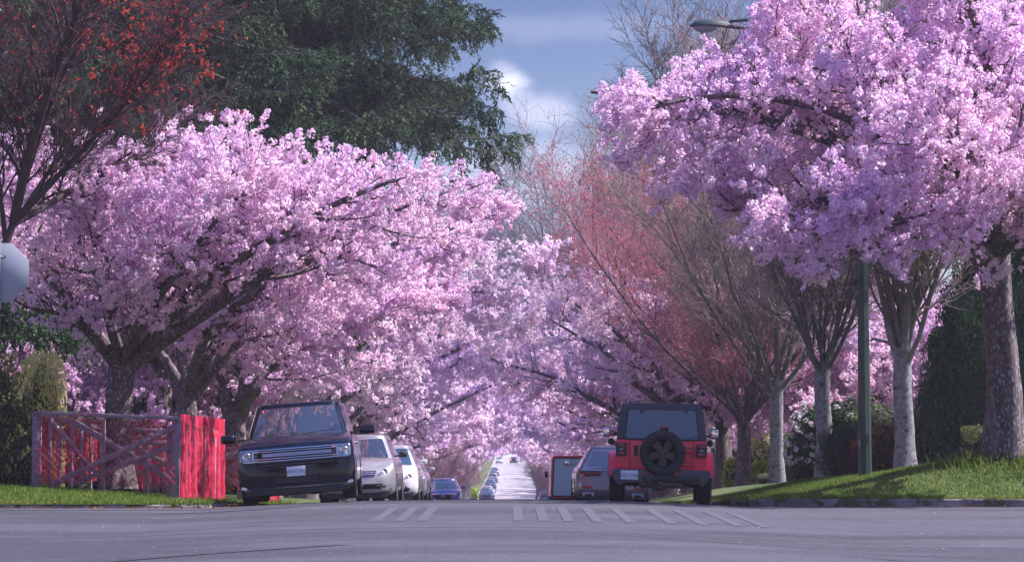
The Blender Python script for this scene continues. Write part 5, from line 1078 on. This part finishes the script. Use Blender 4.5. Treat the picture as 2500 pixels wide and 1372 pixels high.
# ---- generic parked SUV
def suv(pn, L=4.6, W=1.8, H=1.68, hood=1.0, cowl=1.08, front=True, glass='windscreen', rails=True, txt='', style=0, cowl_y=1.05, ws_top=1.75, tail_slope=.35, arch=.40, zb=.24, hwr=.58, mirror_m=None, detail=True, rake=.2, rw=.34):
    c = empty('parked_car'); belt = cowl
    F = [(0, .20), (.08, .08), (.18, .02), (.35, 0), (.5, .02), (.55, .05), (.8, .10), (.92, .18), (1, rake + .14)]
    Rr = [(0, .14), (.08, .05), (.2, .0), (.42, .0), (.47, .05), (.8, .08), (1, .12)]
    b = body_shell(L, W, zb, [(0, hood - .08), (.2, hood), (cowl_y, cowl), (L - .4, belt), (L, belt - .02)], F, Rr, rf=.42, rr=.30, bf=.22, br=.10, crown=.04)
    cut_arches(b, M[pn], 'body', c, [.88, L - .95], 3, arch)
    rf = lambda x, z: .22 * (abs(x) / (W / 2)) ** 2 + float(np.interp((z - zb) / (hood - .08 - zb), *zip(*F)))
    def rf2(x, z):   # follows the rounded corner in plan as well
        ax = abs(x); base = rf(min(ax, W / 2 - .42), z) ; e_ = max(0, ax - (W / 2 * .97 - .42)); return rf(ax, z) + (.42 - math.sqrt(max(.42 ** 2 - e_ * e_, .0))) * .95
    rb = lambda x, z: L - .10 * (abs(x) / (W / 2)) ** 2 - float(np.interp((z - zb) / (belt - zb), *zip(*Rr)))
    def rb2(x, z): e_ = max(0, abs(x) - (W / 2 * .97 - .30)); return rb(x, z) - (.30 - math.sqrt(max(.09 - e_ * e_, 0))) * .95
    cab, fn, rn, sf = cabin(c, pn, L, (W / 2 - .10, cowl_y - .05, W / 2 - .10, L - .16), (hwr, ws_top, hwr + .01, L - .16 - tail_slope), belt - .01, H - .10, bow=.15, crown=.045, rnd=.06)
    ws = pane('windscreen', fn, -.95, .95, .05, .94, glass, c)
    pane('rear_window', rn, -.88, .88, .1, .88, 'tinted', c)
    for s_ in (-1, 1):
        for t0, t1 in ((.06, .36), (.38, .66), (.68, .92)):
            V = np.array([[sf(s_, t, v) for t in np.linspace(t0, t1, 6)] for v in (.08, .5, .9)]); MB().slab(V, (-s_ * .004, 0, 0)).build('side_window', M['tinted'], c, smooth=40)
    if rails: roof_rails(c, hwr - .04, ws_top + .25, L - .7, H - .02)
    hz = hood - .22
    def quad_on(name, pts, m, t=.014, face=rf2, par=c, sgn=-1):
        (x0, z0), (x1, z1), (x2, z2), (x3, z3) = pts; V = []
        for v in np.linspace(0, 1, 5):
            V.append([((x0 + (x1 - x0) * u) * (1 - v) + (x3 + (x2 - x3) * u) * v, 0, (z0 + (z1 - z0) * u) * (1 - v) + (z3 + (z2 - z3) * u) * v) for u in np.linspace(0, 1, 8)])
        V = np.array(V); V[:, :, 1] = [[face(p[0], p[2]) + sgn * t for p in row] for row in V]
        return MB().slab(V, (0, -sgn * (t + .012), 0)).build(name, M[m], par, smooth=35)
    for s_ in (-1, 1):
        h = quad_on('headlight', [(s_ * .50, hz - .06), (s_ * (W / 2 - .10), hz - .02), (s_ * (W / 2 - .13), hz + .13), (s_ * .60, hz + .09)], 'lens')
        quad_on('turn_signal', [(s_ * (W / 2 - .135), hz), (s_ * (W / 2 - .09), hz), (s_ * (W / 2 - .115), hz + .12), (s_ * (W / 2 - .15), hz + .12)], 'amber', .02, par=h)
        MB().lathe([(.065, -.01), (.05, -.018), (.02, -.012)], (s_ * .66, rf2(.66, hz + .02) - .012, hz + .02), 'y', 18).build('lamp_reflector', M['chrome'], h, smooth=40)
        t_ = quad_on('tail_light', [(s_ * (W / 2 - .32), belt - .22), (s_ * (W / 2 - .11), belt - .24), (s_ * (W / 2 - .13), belt - .10), (s_ * (W / 2 - .42), belt - .12)], 'red_lens', .014, rb2, c, 1)
        quad_on('fog_recess', [(s_ * .52, zb + .19), (s_ * .76, zb + .17), (s_ * .74, zb + .27), (s_ * .54, zb + .27)], 'hole', .008)
    if style == 0:
        quad_on('grille', [(-.42, hz - .08), (.42, hz - .08), (.46, hz + .04), (-.46, hz + .04)], 'hole')
        for q in (hz - .045, hz + .0): quad_on('grille_bar', [(-.43, q - .012), (.43, q - .012), (.43, q + .012), (-.43, q + .012)], 'chrome', .022)
        quad_on('lower_grille', [(-.55, zb + .16), (.55, zb + .16), (.60, zb + .28), (-.60, zb + .28)], 'hole', .010)
        for s_ in (-1, 1): quad_on('bumper_trim', [(s_ * .52, zb + .12), (s_ * .84, zb + .13), (s_ * .85, zb + .17), (s_ * .60, zb + .18)], 'chrome', .03)
    elif style == 1:
        quad_on('grille', [(-.38, hz - .05), (.38, hz - .05), (.44, hz + .07), (-.44, hz + .07)], 'plastic_grey'); quad_on('grille_bar', [(-.40, hz), (.40, hz), (.41, hz + .02), (-.41, hz + .02)], 'chrome', .022)
        quad_on('lower_grille', [(-.62, zb + .12), (.62, zb + .12), (.64, zb + .21), (-.64, zb + .21)], 'hole', .010)
    else:
        quad_on('grille', [(-.36, hz - .22), (.36, hz - .22), (.58, hz + .06), (-.58, hz + .06)], 'hole', .014)
        quad_on('grille_bar', [(-.60, hz + .055), (.60, hz + .055), (.62, hz + .08), (-.62, hz + .08)], 'chrome', .022)
        mb = MB(); y_ = rf2(0, hz - .05) - .03
        for i in range(24):
            a, b_ = i / 24 * 6.283, (i + 1) / 24 * 6.283; mb.beam((.085 * math.cos(a), y_, hz - .06 + .075 * math.sin(a)), (.085 * math.cos(b_), y_, hz - .06 + .075 * math.sin(b_)), .016, .012)
        mb.beam((-.03, y_, hz - .11), (0, y_, hz - .01), .016, .012); mb.beam((.03, y_, hz - .11), (0, y_, hz - .01), .016, .012); mb.build('badge', M['chrome'], c)
    for s_ in (-1, 1): mirror(c, s_ * (W / 2 - .03), cowl_y + .32, belt + .08, .20, .15, mirror_m or pn, s_, arm=.07)
    if txt is not None: plate(c, 0, rf(0, zb + .3) - .03, zb + .32, txt)
    quad_on('skirt', [(-W / 2 + .2, zb - .03), (W / 2 - .2, zb - .03), (W / 2 - .12, zb + .08), (-W / 2 + .12, zb + .08)], 'plastic', .0, lambda x, z: rf(x, zb + .1) + .03)
    quad_on('rear_skirt', [(-W / 2 + .2, zb - .02), (W / 2 - .2, zb - .02), (W / 2 - .12, zb + .10), (-W / 2 + .12, zb + .10)], 'plastic', .0, lambda x, z: rb(x, zb + .15) - .02, c, 1)
    for y in (.88, L - .95):
        for s_ in (-1, 1): wheel(c, s_ * (W / 2 - .095), y, rw, .21)
    MB().box((0, L / 2, zb + .02), (1.1, L - 1.2, .12)).build('underbody', M['hole'], c)
    for s_ in (-1, 1):
        for y in (2.1, 3.05): rbox('door_handle', (s_ * (W / 2 + .003), y, belt - .14), (.03, .17, .03), M['chrome'] if style else M[pn], c, .01)
    return c, quad_on, rf2
s1, q1, r1_ = suv('silver_paint', 4.55, 1.80, 1.70, 1.00, 1.10, style=0, mirror_m='plastic', txt='', hwr=.60)
finish(s1, -3.60, 53.6, 'silver grey compact SUV with black mirrors, directly behind the black wagon', 0, roll=-2.2, group='silver and white cars parked behind the black wagon')
s2, q2, r2_ = suv('white_paint', 4.5, 1.80, 1.72, 1.00, 1.10, style=1, glass='teal_glass', txt=None, hwr=.60)
mb = MB()
for i in range(20):
    a, b_ = i / 20 * 6.283, (i + 1) / 20 * 6.283; y_ = r2_(.50, .58) - .03; mb.beam((.50 + .062 * math.cos(a), y_, .56 + .062 * math.sin(a)), (.50 + .062 * math.cos(b_), y_, .56 + .062 * math.sin(b_)), .012, .01)
mb.beam((.475, y_, .585), (.525, y_, .585), .01, .01); mb.beam((.50, y_, .53), (.50, y_, .585), .01, .01); mb.build('tow_cap', M['plastic'], s2)
finish(s2, -3.55, 65.3, 'white SUV with a small round cap on its bumper, behind the silver SUV', 0, roll=-2.0, group='silver and white cars parked behind the black wagon')
s3, q3, _ = suv('pale_silver_paint', 4.5, 1.78, 1.50, .92, 1.0, style=1, txt=None, rails=False, hwr=.56)
finish(s3, -3.60, 73.5, 'pale silver car of which only one side and mirror show behind the white SUV', 0, roll=-2.0, group='silver and white cars parked behind the black wagon')
s4, q4, _ = suv('navy_paint', 4.7, 1.85, 1.64, .98, 1.06, style=2, glass='teal_glass', txt=None, hwr=.60)
finish(s4, wx(1083, 122), 122.0, 'dark blue SUV whose lower half is hidden by the crest of the road', 0, roll=-1.5, dz=-.06)

# ---- orange off-roader seen from behind
def offroader():
    c = empty('parked_car')      # local: rear face at y=0, car extends to +y
    mb = MB(); P = 'orange_paint'
    tub = [( -.80, .56), (.80, .56), (.815, .80), (.81, 1.08), (.80, 1.15), (-.80, 1.15), (-.81, 1.08), (-.815, .80)]
    mb.prism(tub, 0, 2.55, 'y'); mb.build('body', M[P], c, bevel=.03, segs=3, smooth=35)
    hd = [(-.70, .62), (.70, .62), (.72, .9), (.66, 1.13), (.5, 1.17), (-.5, 1.17), (-.66, 1.13), (-.72, .9)]
    MB().prism(hd, 2.5, 3.95, 'y').build('bonnet', M[P], c, bevel=.03, segs=3, smooth=35)
    # hard top with slanted sides
    r0 = lambda w, y0, y1, z: [(-w, y0, z), (w, y0, z), (w, y1, z), (-w, y1, z), (-w, y0, z)]
    mb = MB().grid([r0(.80, .005, 2.45, 1.145), r0(.80, .005, 2.4, 1.20), r0(.72, .10, 1.98, 1.78), r0(.69, .12, 1.95, 1.81)]); mb.f.append(np.array([[mb.n - 5, mb.n - 4, mb.n - 3, mb.n - 2]])); mb.f.append(np.array([[3, 2, 1, 0]]))
    mb.build('hard_top', M['top'], c, bevel=.03, segs=3, smooth=35, clean=True)
    sl = lambda x, z: .005 + .095 * (z - 1.20) / .58
    def face(name, pts, m, off, par, t=.01, bv=.0):
        V = [(x, sl(x, z) - off, z) for x, z in pts]; n = len(V); mb = MB(); mb.add(V + [(x, y + t, z) for x, y, z in V], np.array([list(range(n))])); mb.f.append(np.array([list(range(n, 2 * n))[::-1]])); mb.f.append(np.array([((i + 1) % n, i, n + i, n + (i + 1) % n) for i in range(n)]))
        return mb.build(name, M[m], par, bevel=bv, clean=True, smooth=35)
    def rr(x0, x1, z0, z1, tx, r=.05):
        o = []
        for cx, cz, a in ((x1 - r, z0 + r, -90), (x1 - r - tx, z1 - r, 0), (x0 + r + tx, z1 - r, 90), (x0 + r, z0 + r, 180)):
            for k in range(4): t = R(a + k * 30); o.append((cx + r * math.cos(t), cz + r * math.sin(t)))
        return o
    face('window_seal', rr(-.655, .665, 1.155, 1.70, .04), 'plastic', .008, c, .02)
    g = face('rear_window', rr(-.635, .645, 1.175, 1.685, .04), 'jeep_glass', .014, c, .012)
    for x in (-.36, .43):
        rbox('window_hinge', (x, sl(0, 1.70) - .02, 1.69), (.07, .03, .12), M['top'], c, .012, (R(-9), 0, 0))
    for s_ in (-1, 1):
        V = np.array([[(s_ * (.803 - .08 * (z - 1.2) / .58), y, z) for y in (y0 + .09 * (z - 1.2) / .58, y1 - .3 * (z - 1.2) / .58 * (y1 > 2))] for z in (1.24, 1.72) for (y0, y1) in ((.22, 1.05),)]); 
        for y0, y1 in ((.20, 1.0), (1.08, 1.68), (1.76, 2.30)):
            V = np.array([[(s_ * (.806 - .08 * (z - 1.2) / .58), y, z) for y in (y0 + .03, y1 - (.30 * (z - 1.24) / .48 if y1 > 2 else 0))] for z in (1.24, 1.72)]); MB().slab(V, (-s_ * .006, 0, 0)).build('side_window', M['jeep_glass'], c)
        # fenders
        for y, nm in ((.78, 'rear_fender'), (3.30, 'front_fender')):
            pts = [(y + .58 * math.cos(a), .43 + .53 * math.sin(a)) for a in np.linspace(R(8), R(172), 12)]; ins = [(y + .49 * math.cos(a), .43 + .45 * math.sin(a)) for a in np.linspace(R(172), R(8), 12)]
            x0, x1 = sorted((s_ * (.80 if y < 2 else .66), s_ * .935)); 
            V = np.array([[(x, p[0], p[1]) for x in (x0, x1)] for p in pts]); W_ = np.array([[(x, p[0], p[1]) for x in (x0, x1)] for p in ins[::-1]])
            mb = MB().grid(V); mb.grid(W_, True); mb.grid(np.stack([V[:, 0], W_[:, 0]], 1), True); mb.grid(np.stack([V[:, 1], W_[:, 1]], 1)); mb.add([V[0, 0], V[0, 1], W_[0, 1], W_[0, 0], V[-1, 0], V[-1, 1], W_[-1, 1], W_[-1, 0]], [(0, 1, 2, 3), (7, 6, 5, 4)])
            mb.build(nm, M[P], c, clean=True, smooth=35)
            V2 = V.copy(); mb = MB(); mb.tubes(np.stack([np.full(12, s_ * .93), [p[0] for p in ins], [p[1] for p in ins]], -1)[None], np.full((1, 12), .025), 6); mb.build('fender_lip', M['plastic_grey'], c, smooth=60)
        # tail lights
        x = s_ * .715; tl = rbox('tail_light', (x, -.035, .975), (.19, .09, .245), M['plastic'], c, .02); 
        for dz in (.075, -.075): rbox('tail_lens', (x, -.083, .975 + dz), (.13, .012, .07), M['dark_red_lens'], tl, .012)
        rbox('reverse_lens', (x - s_ * .0, -.086, .975), (.075, .012, .035), M['lens'], tl, .006); 
        for dx in (-.085, .085): rbox('lamp_guard', (x + dx, -.088, .975), (.018, .012, .20), M['plastic'], tl, .004)
        # bumper
        pts = [(s_ * .30, .40), (s_ * .66, .38), (s_ * .74, .33), (s_ * .84, .44), (s_ * .885, .58), (s_ * .86, .63), (s_ * .30, .63)]
        bp = MB().prism(pts if s_ > 0 else pts[::-1], -.24, -.01, 'y').build('bumper_end', M['bumper'], c, bevel=.025, segs=3, smooth=35)
        mirror(c, s_ * .78, 2.25, 1.30, .17, .20, 'plastic', s_, arm=.14, gy=-.073)
        MB().lathe([(.012, -.02), (.055, -.015), (.065, .02), (.03, .05)], (s_ * .93, 2.42, 1.12), 'y', 16).build('fender_lamp', M['plastic'], c, smooth=50)
        rbox('shock_absorber', (s_ * .45, .35, .45), (.06, .06, .3), M['plastic'], c, .01)
        rbox('side_step', (s_ * .82, 2.0, .42), (.12, 1.5, .07), M['plastic'], c, .02)
    MB().prism([(-.30, .44), (.30, .44), (.30, .60), (-.30, .60)], -.22, -.01, 'y').build('bumper', M['bumper'], c, bevel=.02, segs=2, smooth=35)
    rbox('hitch_bar', (.36, -.27, .475), (.66, .05, .10), M['plastic'], c, .008); rbox('hitch_receiver', (0, -.30, .49), (.10, .14, .10), M['plastic'], c, .01); rbox('hitch_socket', (.0, -.372, .49), (.05, .006, .05), M['hole'], c, .004)
    rbox('trailer_plug', (-.05, -.30, .40), (.14, .06, .07), M['plastic'], c, .01); rbox('recovery_hook', (-.20, -.26, .41), (.12, .06, .08), M['plastic'], c, .02)
    mb = MB(); [mb.lathe([(.014, -.008), (.014, .008)], (x, -.335, .40), 'y', 10) for x in (-.03, .0)]; mb.build('socket_pin', M['silver'], c)
    for x in (-.285, .285): rbox('reflector', (x, -.243, .555), (.06, .012, .05), M['red_lens'], c, .006, (0, R(10), 0))
    plate(c, -.56, -.252, .525, '305-CNB')
    # tailgate lines, hinges, handle
    mb = MB(); mb.box((-.565, -.003, .86), (.008, .006, .56)); mb.box((.565, -.003, .86), (.008, .006, .56)); mb.box((0, -.003, .582), (1.13, .006, .008)); mb.build('tailgate_gap', M['hole'], c)
    rbox('tailgate_handle', (-.455, -.03, .96), (.07, .04, .18), M['plastic'], c, .018); MB().lathe([(.016, -.012), (.016, 0)], (-.465, -.004, .77), 'y', 12).build('lock', M['silver'], c)
    for z in (.97, .73): rbox('tailgate_hinge', (.50, -.015, z), (.22, .022, .09), M[P], c, .01); 
    for z in (.99, .74):
        P_, r_ = path([(.40, -.02, z + .04), (.56, -.03, z + .03), (.59, -.03, z), (.56, -.03, z - .03), (.42, -.02, z - .04)], [.008] * 5, 14); MB().tubes(P_, r_, 5).build('hinge_strap', M['dark_red_lens'], c)
    # spare wheel
    R_ = .405; cx, cz = .02, .92
    pr = [(.235, .05), (.25, -.01), (.30, -.035), (.36, -.03), (.392, -.005), (.405, .035), (.402, .06), (.405, .09), (.405, .15), (.402, .17), (.405, .19), (.39, .24), (.30, .26)]
    tb = MB().lathe([(r, h - .27) for r, h in pr], (cx, 0, cz), 'y', 56, cap=False).build('spare_wheel', M['rubber'], c, smooth=50)
    mb = MB(); mb.lathe([(.252, -.275), (.238, -.285), (.228, -.26), (.225, -.12)], (cx, 0, cz), 'y', 48, cap=False)
    mb.lathe([(.06, -.262), (.05, -.272), (.02, -.272)], (cx, 0, cz), 'y', 24)
    for i in range(5):
        a = R(90 - 36 + i * 72); d = np.array([math.cos(a), math.sin(a)]); n_ = np.array([-d[1], d[0]])
        for k in (-1, 1):
            A0 = d * .03 + n_ * k * .022; B0 = d * .232 + n_ * k * .050
            w0, w1 = .020, .026; q = [A0 - n_ * w0, A0 + n_ * w0, B0 + n_ * w1, B0 - n_ * w1]
            mb.prism([(cx + p[0], cz + p[1]) for p in q], -.268, -.225, 'y')
        q = [d * .02 - n_ * .03, d * .02 + n_ * .03, d * .235 + n_ * .062, d * .235 - n_ * .062]; mb.prism([(cx + p[0], cz + p[1]) for p in q], -.252, -.225, 'y')
    mb.build('rim', M['rim_slate'], tb, smooth=35, clean=True)
    MB().lathe([(.228, -.14), (.228, -.13)], (cx, 0, cz), 'y', 40).build('wheel_well', M['hole'], tb)
    mb = MB(); [mb.lathe([(.010, -.284), (.010, -.272)], (cx + x, 0, cz + .045), 'y', 8) for x in (-.035, .035)]; mb.build('lug_nut', M['silver'], tb)
    rbox('spare_carrier', (cx, -.07, cz), (.25, .14, .25), M['plastic'], c, .02)
    rbox('brake_light', (cx + .02, -.12, 1.375), (.155, .06, .045), M['dark_red_lens'], c, .008); rbox('brake_light_arm', (cx + .02, -.10, 1.33), (.06, .03, .09), M['plastic'], c, .008)
    P_, r_ = path([(.44, sl(0, 1.2) - .02, 1.19), (.55, sl(0, 1.2) - .025, 1.20), (.63, sl(0, 1.25) - .02, 1.235)], [.008, .007, .004], 6); MB().tubes(P_, r_, 5).build('wiper', M['plastic'], c)
    # underside
    MB().lathe([(.03, -.40), (.075, -.38), (.08, .38), (.03, .40)], (.0, .10, .375), 'x', 20).build('muffler', M['muffler'], c, smooth=50)
    MB().lathe([(.055, -.75), (.055, -.12), (.12, -.08), (.13, .05), (.055, .1), (.055, .75)], (0, .78, .37), 'x', 16).build('axle', M['plastic'], c, smooth=50)
    rbox('frame_rail', (0, 1.6, .46), (.95, 2.8, .12), M['hole'], c, .01); P_, r_ = path([(-.3, .1, .34), (-.1, 0, .30), (.2, .02, .31), (.5, .2, .33)], [.018] * 4, 10); MB().tubes(P_, r_, 6).build('tow_strap', M['plastic_grey'], c)
    for y in (.78, 3.30):
        for s_ in (-1, 1): wheel(c, s_ * .79, y, .40, .27, 'rim_black')
    return c
M['top'] = mat('dark_hard_top', (.045, .05, .062), .65, col2=(.055, .06, .075), scale=60, bump=.15, bscale=200); M['bumper'] = mat('dark_grey_bumper', (.075, .07, .09), .7, col2=(.09, .085, .105), scale=40)
M['jeep_glass'] = mat('smoked_rear_glass', (.018, .024, .045), .035, spec=1, ior=1.8); M['muffler'] = mat('aluminised_muffler', (.34, .32, .34), .45, .6, col2=(.24, .22, .24), scale=8); M['rim_slate'] = mat('slate_black_rim', (.010, .012, .018), .42, .3, coat=.3)
finish(offroader(), 2.64, 41.0, 'orange off-roader with a dark hard top and spare wheel, seen from behind at the right', -3.2, roll=1.3, dz=-.03)

# ---- grey SUV in front of the orange one, seen from behind
g5, q5, _ = suv('grey_paint', 4.7, 1.88, 1.62, .98, 1.05, style=0, txt=None, hwr=.56, tail_slope=.85, rails=False, zb=.26, rw=.36, arch=.42)
for s_ in (-1, 1):
    rbox('exhaust_surround', (s_ * .62, 4.71, .36), (.30, .10, .13), M['silver'], g5, .02); rbox('exhaust_tip', (s_ * .62, 4.765, .355), (.17, .02, .07), M['hole'], g5, .01)
    rbox('rear_reflector', (s_ * .66, 4.66, .56), (.26, .05, .05), M['red_lens'], g5, .01)
    rbox('tail_light_band', (s_ * .52, 4.64, .90), (.42, .06, .09), M['dark_red_lens'], g5, .012)
finish(g5, wx(1403, 58) + .94, 62.6, 'grey coupe shaped SUV partly hidden by the orange car', 180, roll=-1.5)

# ---- delivery van, rear view
def van():
    c = empty('parked_van'); out = []
    def rrect(w, z0, z1, r, top=.05):
        o = []
        for cx, cz, a, rr_ in ((w - .06, z0 + .06, -90, .06), (w - r - top, z1 - r, 0, r), (-w + r + top, z1 - r, 90, r), (-w + .06, z0 + .06, 180, .06)):
            for k in range(6): t = R(a + k * 18); o.append((cx + rr_ * math.cos(t), cz + rr_ * math.sin(t)))
        return o
    MB().prism(rrect(.97, .45, 2.42, .20), .02, 4.4, 'y').build('body', M['red_edge'], c, bevel=.012, segs=2, smooth=35)
    MB().prism([(x, z) for x, z in [(4.4, .45), (5.6, .45), (5.6, 1.0), (4.75, 1.35), (4.4, 2.3)]], -.93, .93, 'x').build('nose', M['van_blue'], c, bevel=.06, segs=3, smooth=35)
    MB().prism(rrect(.915, .50, 2.35, .16), -.01, .03, 'y').build('door_seal', M['van_dark'], c, smooth=35)
    d = MB().prism(rrect(.845, .56, 2.27, .12), -.03, .01, 'y').build('rear_door', M['van_blue'], c, bevel=.008, smooth=35)
    mb = MB(); 
    for x0, x1, z0, z1 in ((-.72, .72, 2.14, 2.148), (-.72, -.712, .6, 2.14), (.712, .72, .6, 2.14), (-.72, .72, 1.35, 1.356)): mb.box(((x0 + x1) / 2, -.033, (z0 + z1) / 2), (x1 - x0, .006, z1 - z0))
    mb.build('door_rib', M['van_rib'], d)
    text('lettering', 'amazon', .15, M['van_text'], d, (.12, -.0335, 1.62), (R(90), 0, 0), .001)
    P_, r_ = path([(-.10, -.034, 1.54), (.08, -.034, 1.50), (.26, -.034, 1.54)], [.006, .008, .003], 10); MB().tubes(P_, r_, 4).build('smile_mark', M['van_text'], d)
    rbox('door_handle', (.32, -.05, 1.62), (.22, .05, .18), M['plastic'], d, .03)
    for s_ in (-1, 1):
        mirror(c, s_ * .97, 4.7, 1.50, .17, .32, 'plastic', s_, arm=.05); rbox('tail_light', (s_ * .90, -.01, .95), (.08, .05, .34), M['red_lens'], c, .012)
        for y in (1.0, 4.6): wheel(c, s_ * .84, y, .36, .24)
    MB().box((0, 2.8, .42), (1.5, 4.8, .16)).build('underbody', M['hole'], c)
    return c
M['red_edge'] = mat('red_edge_paint', (.62, .015, .05), .35, coat=.5); M['van_blue'] = mat('teal_blue_paint', (.30, .60, .78), .4, coat=.4); M['van_dark'] = mat('dark_door_frame', (.03, .04, .075), .5); M['van_rib'] = mat('van_rib', (.20, .45, .62), .5); M['van_text'] = mat('pale_lettering', (.50, .78, .90), .5)
finish(van(), wx(1343, 108) + .98, 108.0, 'red edged delivery van with teal rear door, farthest of the near right hand vehicles', 0, roll=.6, cat='van', dz=.02)

# ---- far parked cars, down in the dip, and the car driving away
fc, _, _ = suv('steel_blue_paint', 4.5, 1.8, 1.62, .98, 1.06, style=2, glass='teal_glass', txt=None)
finish(fc, wx(1188, 268), 268, 'pale blue car parked beside the lime bush, nearest of the far left row', 0)
def copy_car(src, X, Y, label, rot, group, pn=None):
    r = src.copy(); COL.objects.link(r)
    for ch in src.children:
        d = ch.copy(); COL.objects.link(d); d.parent = r
        for g in ch.children: e_ = g.copy(); COL.objects.link(e_); e_.parent = d
    r.location = (X, Y, float(road_z(X, Y))); r.rotation_euler = (0, 0, R(rot)); r['label'] = label; r['group'] = group; return r
gl = 'cars parked along the far street'
for i, (px, Y, src) in enumerate([(1196, 300, s3), (1202, 345, fc), (1207, 395, s1), (1211, 450, fc), (1222, 560, s2)]):
    copy_car(src, wx(px, Y) - .3, Y, ['silver car second in the far left row', 'blue car third in the far left row', 'silver SUV fourth in the far left row', 'blue car fifth in the far left row', 'whitish car parked at the top of the far slope'][i], 0, gl)
for i, (px, Y, src) in enumerate([(1322, 225, fc), (1316, 330, s2)]):
    copy_car(src, wx(px, Y) + .5, Y, ['blue car under the blossoms left of the van', 'white car farther along the right kerb under the blossoms'][i], 180, gl)
M['brake'] = mat('lit_tail_lamp', (1.0, .10, .18), .3, emis=6)
dc, qd, _ = suv('dark_paint', 4.6, 1.82, 1.6, .98, 1.06, style=0, txt=None); 
for s_ in (-1, 1): rbox('lit_lamp', (s_ * .66, 4.62, .92), (.22, .08, .13), M['brake'], dc, .02)
finish(dc, wx(1254, 560), 564.6, 'dark car driving away with its red tail lights lit', 180)

# ------------------------------------------------------------------ trees on the viewer's side of the crossing, mirrored in the glass and paint
for i, (src, x, y, s, l) in enumerate([(V2, 9, -22, 1.3, 'bare tree standing behind the viewer on the right'), (V3, -10, -18, 1.2, 'bare tree standing behind the viewer on the left'), (V2, 16, -40, 1.6, 'tall bare tree farther behind the viewer on the right'), (FB, -20, -45, .9, 'fir standing behind the viewer on the left'), (G1, -9, 4, 1.0, 'cherry at the left of the crossing beside the viewer')]):
    copy_tree(src, (x, y, 0), i * 1.3, l, None, s)
# ------------------------------------------------------------------ far wood that closes the street, and haze
def far_wood():
    rg = np.random.default_rng(3); mb = MB()
    for k, (x0, x1, y, h) in enumerate([(-60, 60, 720, 15), (-200, -25, 420, 10), (25, 200, 420, 10), (-120, 120, 900, 22), (-400, -60, 700, 14), (60, 400, 700, 14)]):
        n = 9000; X = rg.uniform(x0, x1, n); Y = y + rg.normal(0, 8, n); g = road_z(X, Y); H = h * (.6 + .4 * np.sin(X * .35 + k) * np.sin(X * .13 + 1)); Z = g + H * rg.random(n) ** .7 + (0)
        P = np.stack([X, Y, Z], -1); nn = unit(rg.normal(size=(n, 3))); u = unit(np.cross(nn, rg.normal(size=(n, 3)))); v = np.cross(nn, u); s_ = .5 + .5 * rg.random((n, 1))
        mb.add(np.stack([P - u * s_, P - v * s_, P + u * s_, P + v * s_], 1), np.arange(4 * n).reshape(-1, 4))
    return tag(mb.build('far_wood', M['wood_far']), kind='stuff', label='dim bluish wood closing the far end of the street')
M['wood_far'] = leafmat('far_wood_foliage', [(0, (.10, .09, .12)), (.5, (.14, .10, .14)), (1, (.20, .16, .18))], .2)
far_wood()
hz = MB().box((0, 690, 16), (1420, 1640, 50)).build('haze', M['haze_'] if 'haze_' in M else None)
m = bpy.data.materials.new('haze'); m.use_nodes = True; t = m.node_tree; t.nodes.clear(); o_ = t.nodes.new('ShaderNodeOutputMaterial'); pv = t.nodes.new('ShaderNodeVolumePrincipled')
pv.inputs['Color'].default_value = (.86, .80, 1.0, 1); pv.inputs['Density'].default_value = HAZE; pv.inputs['Anisotropy'].default_value = .3; t.links.new(pv.outputs[0], o_.inputs['Volume'])
hz.data.materials.clear(); hz.data.materials.append(m); tag(hz, 'thin violet haze over the street', kind='stuff')
if not HAZE: bpy.data.objects.remove(hz)
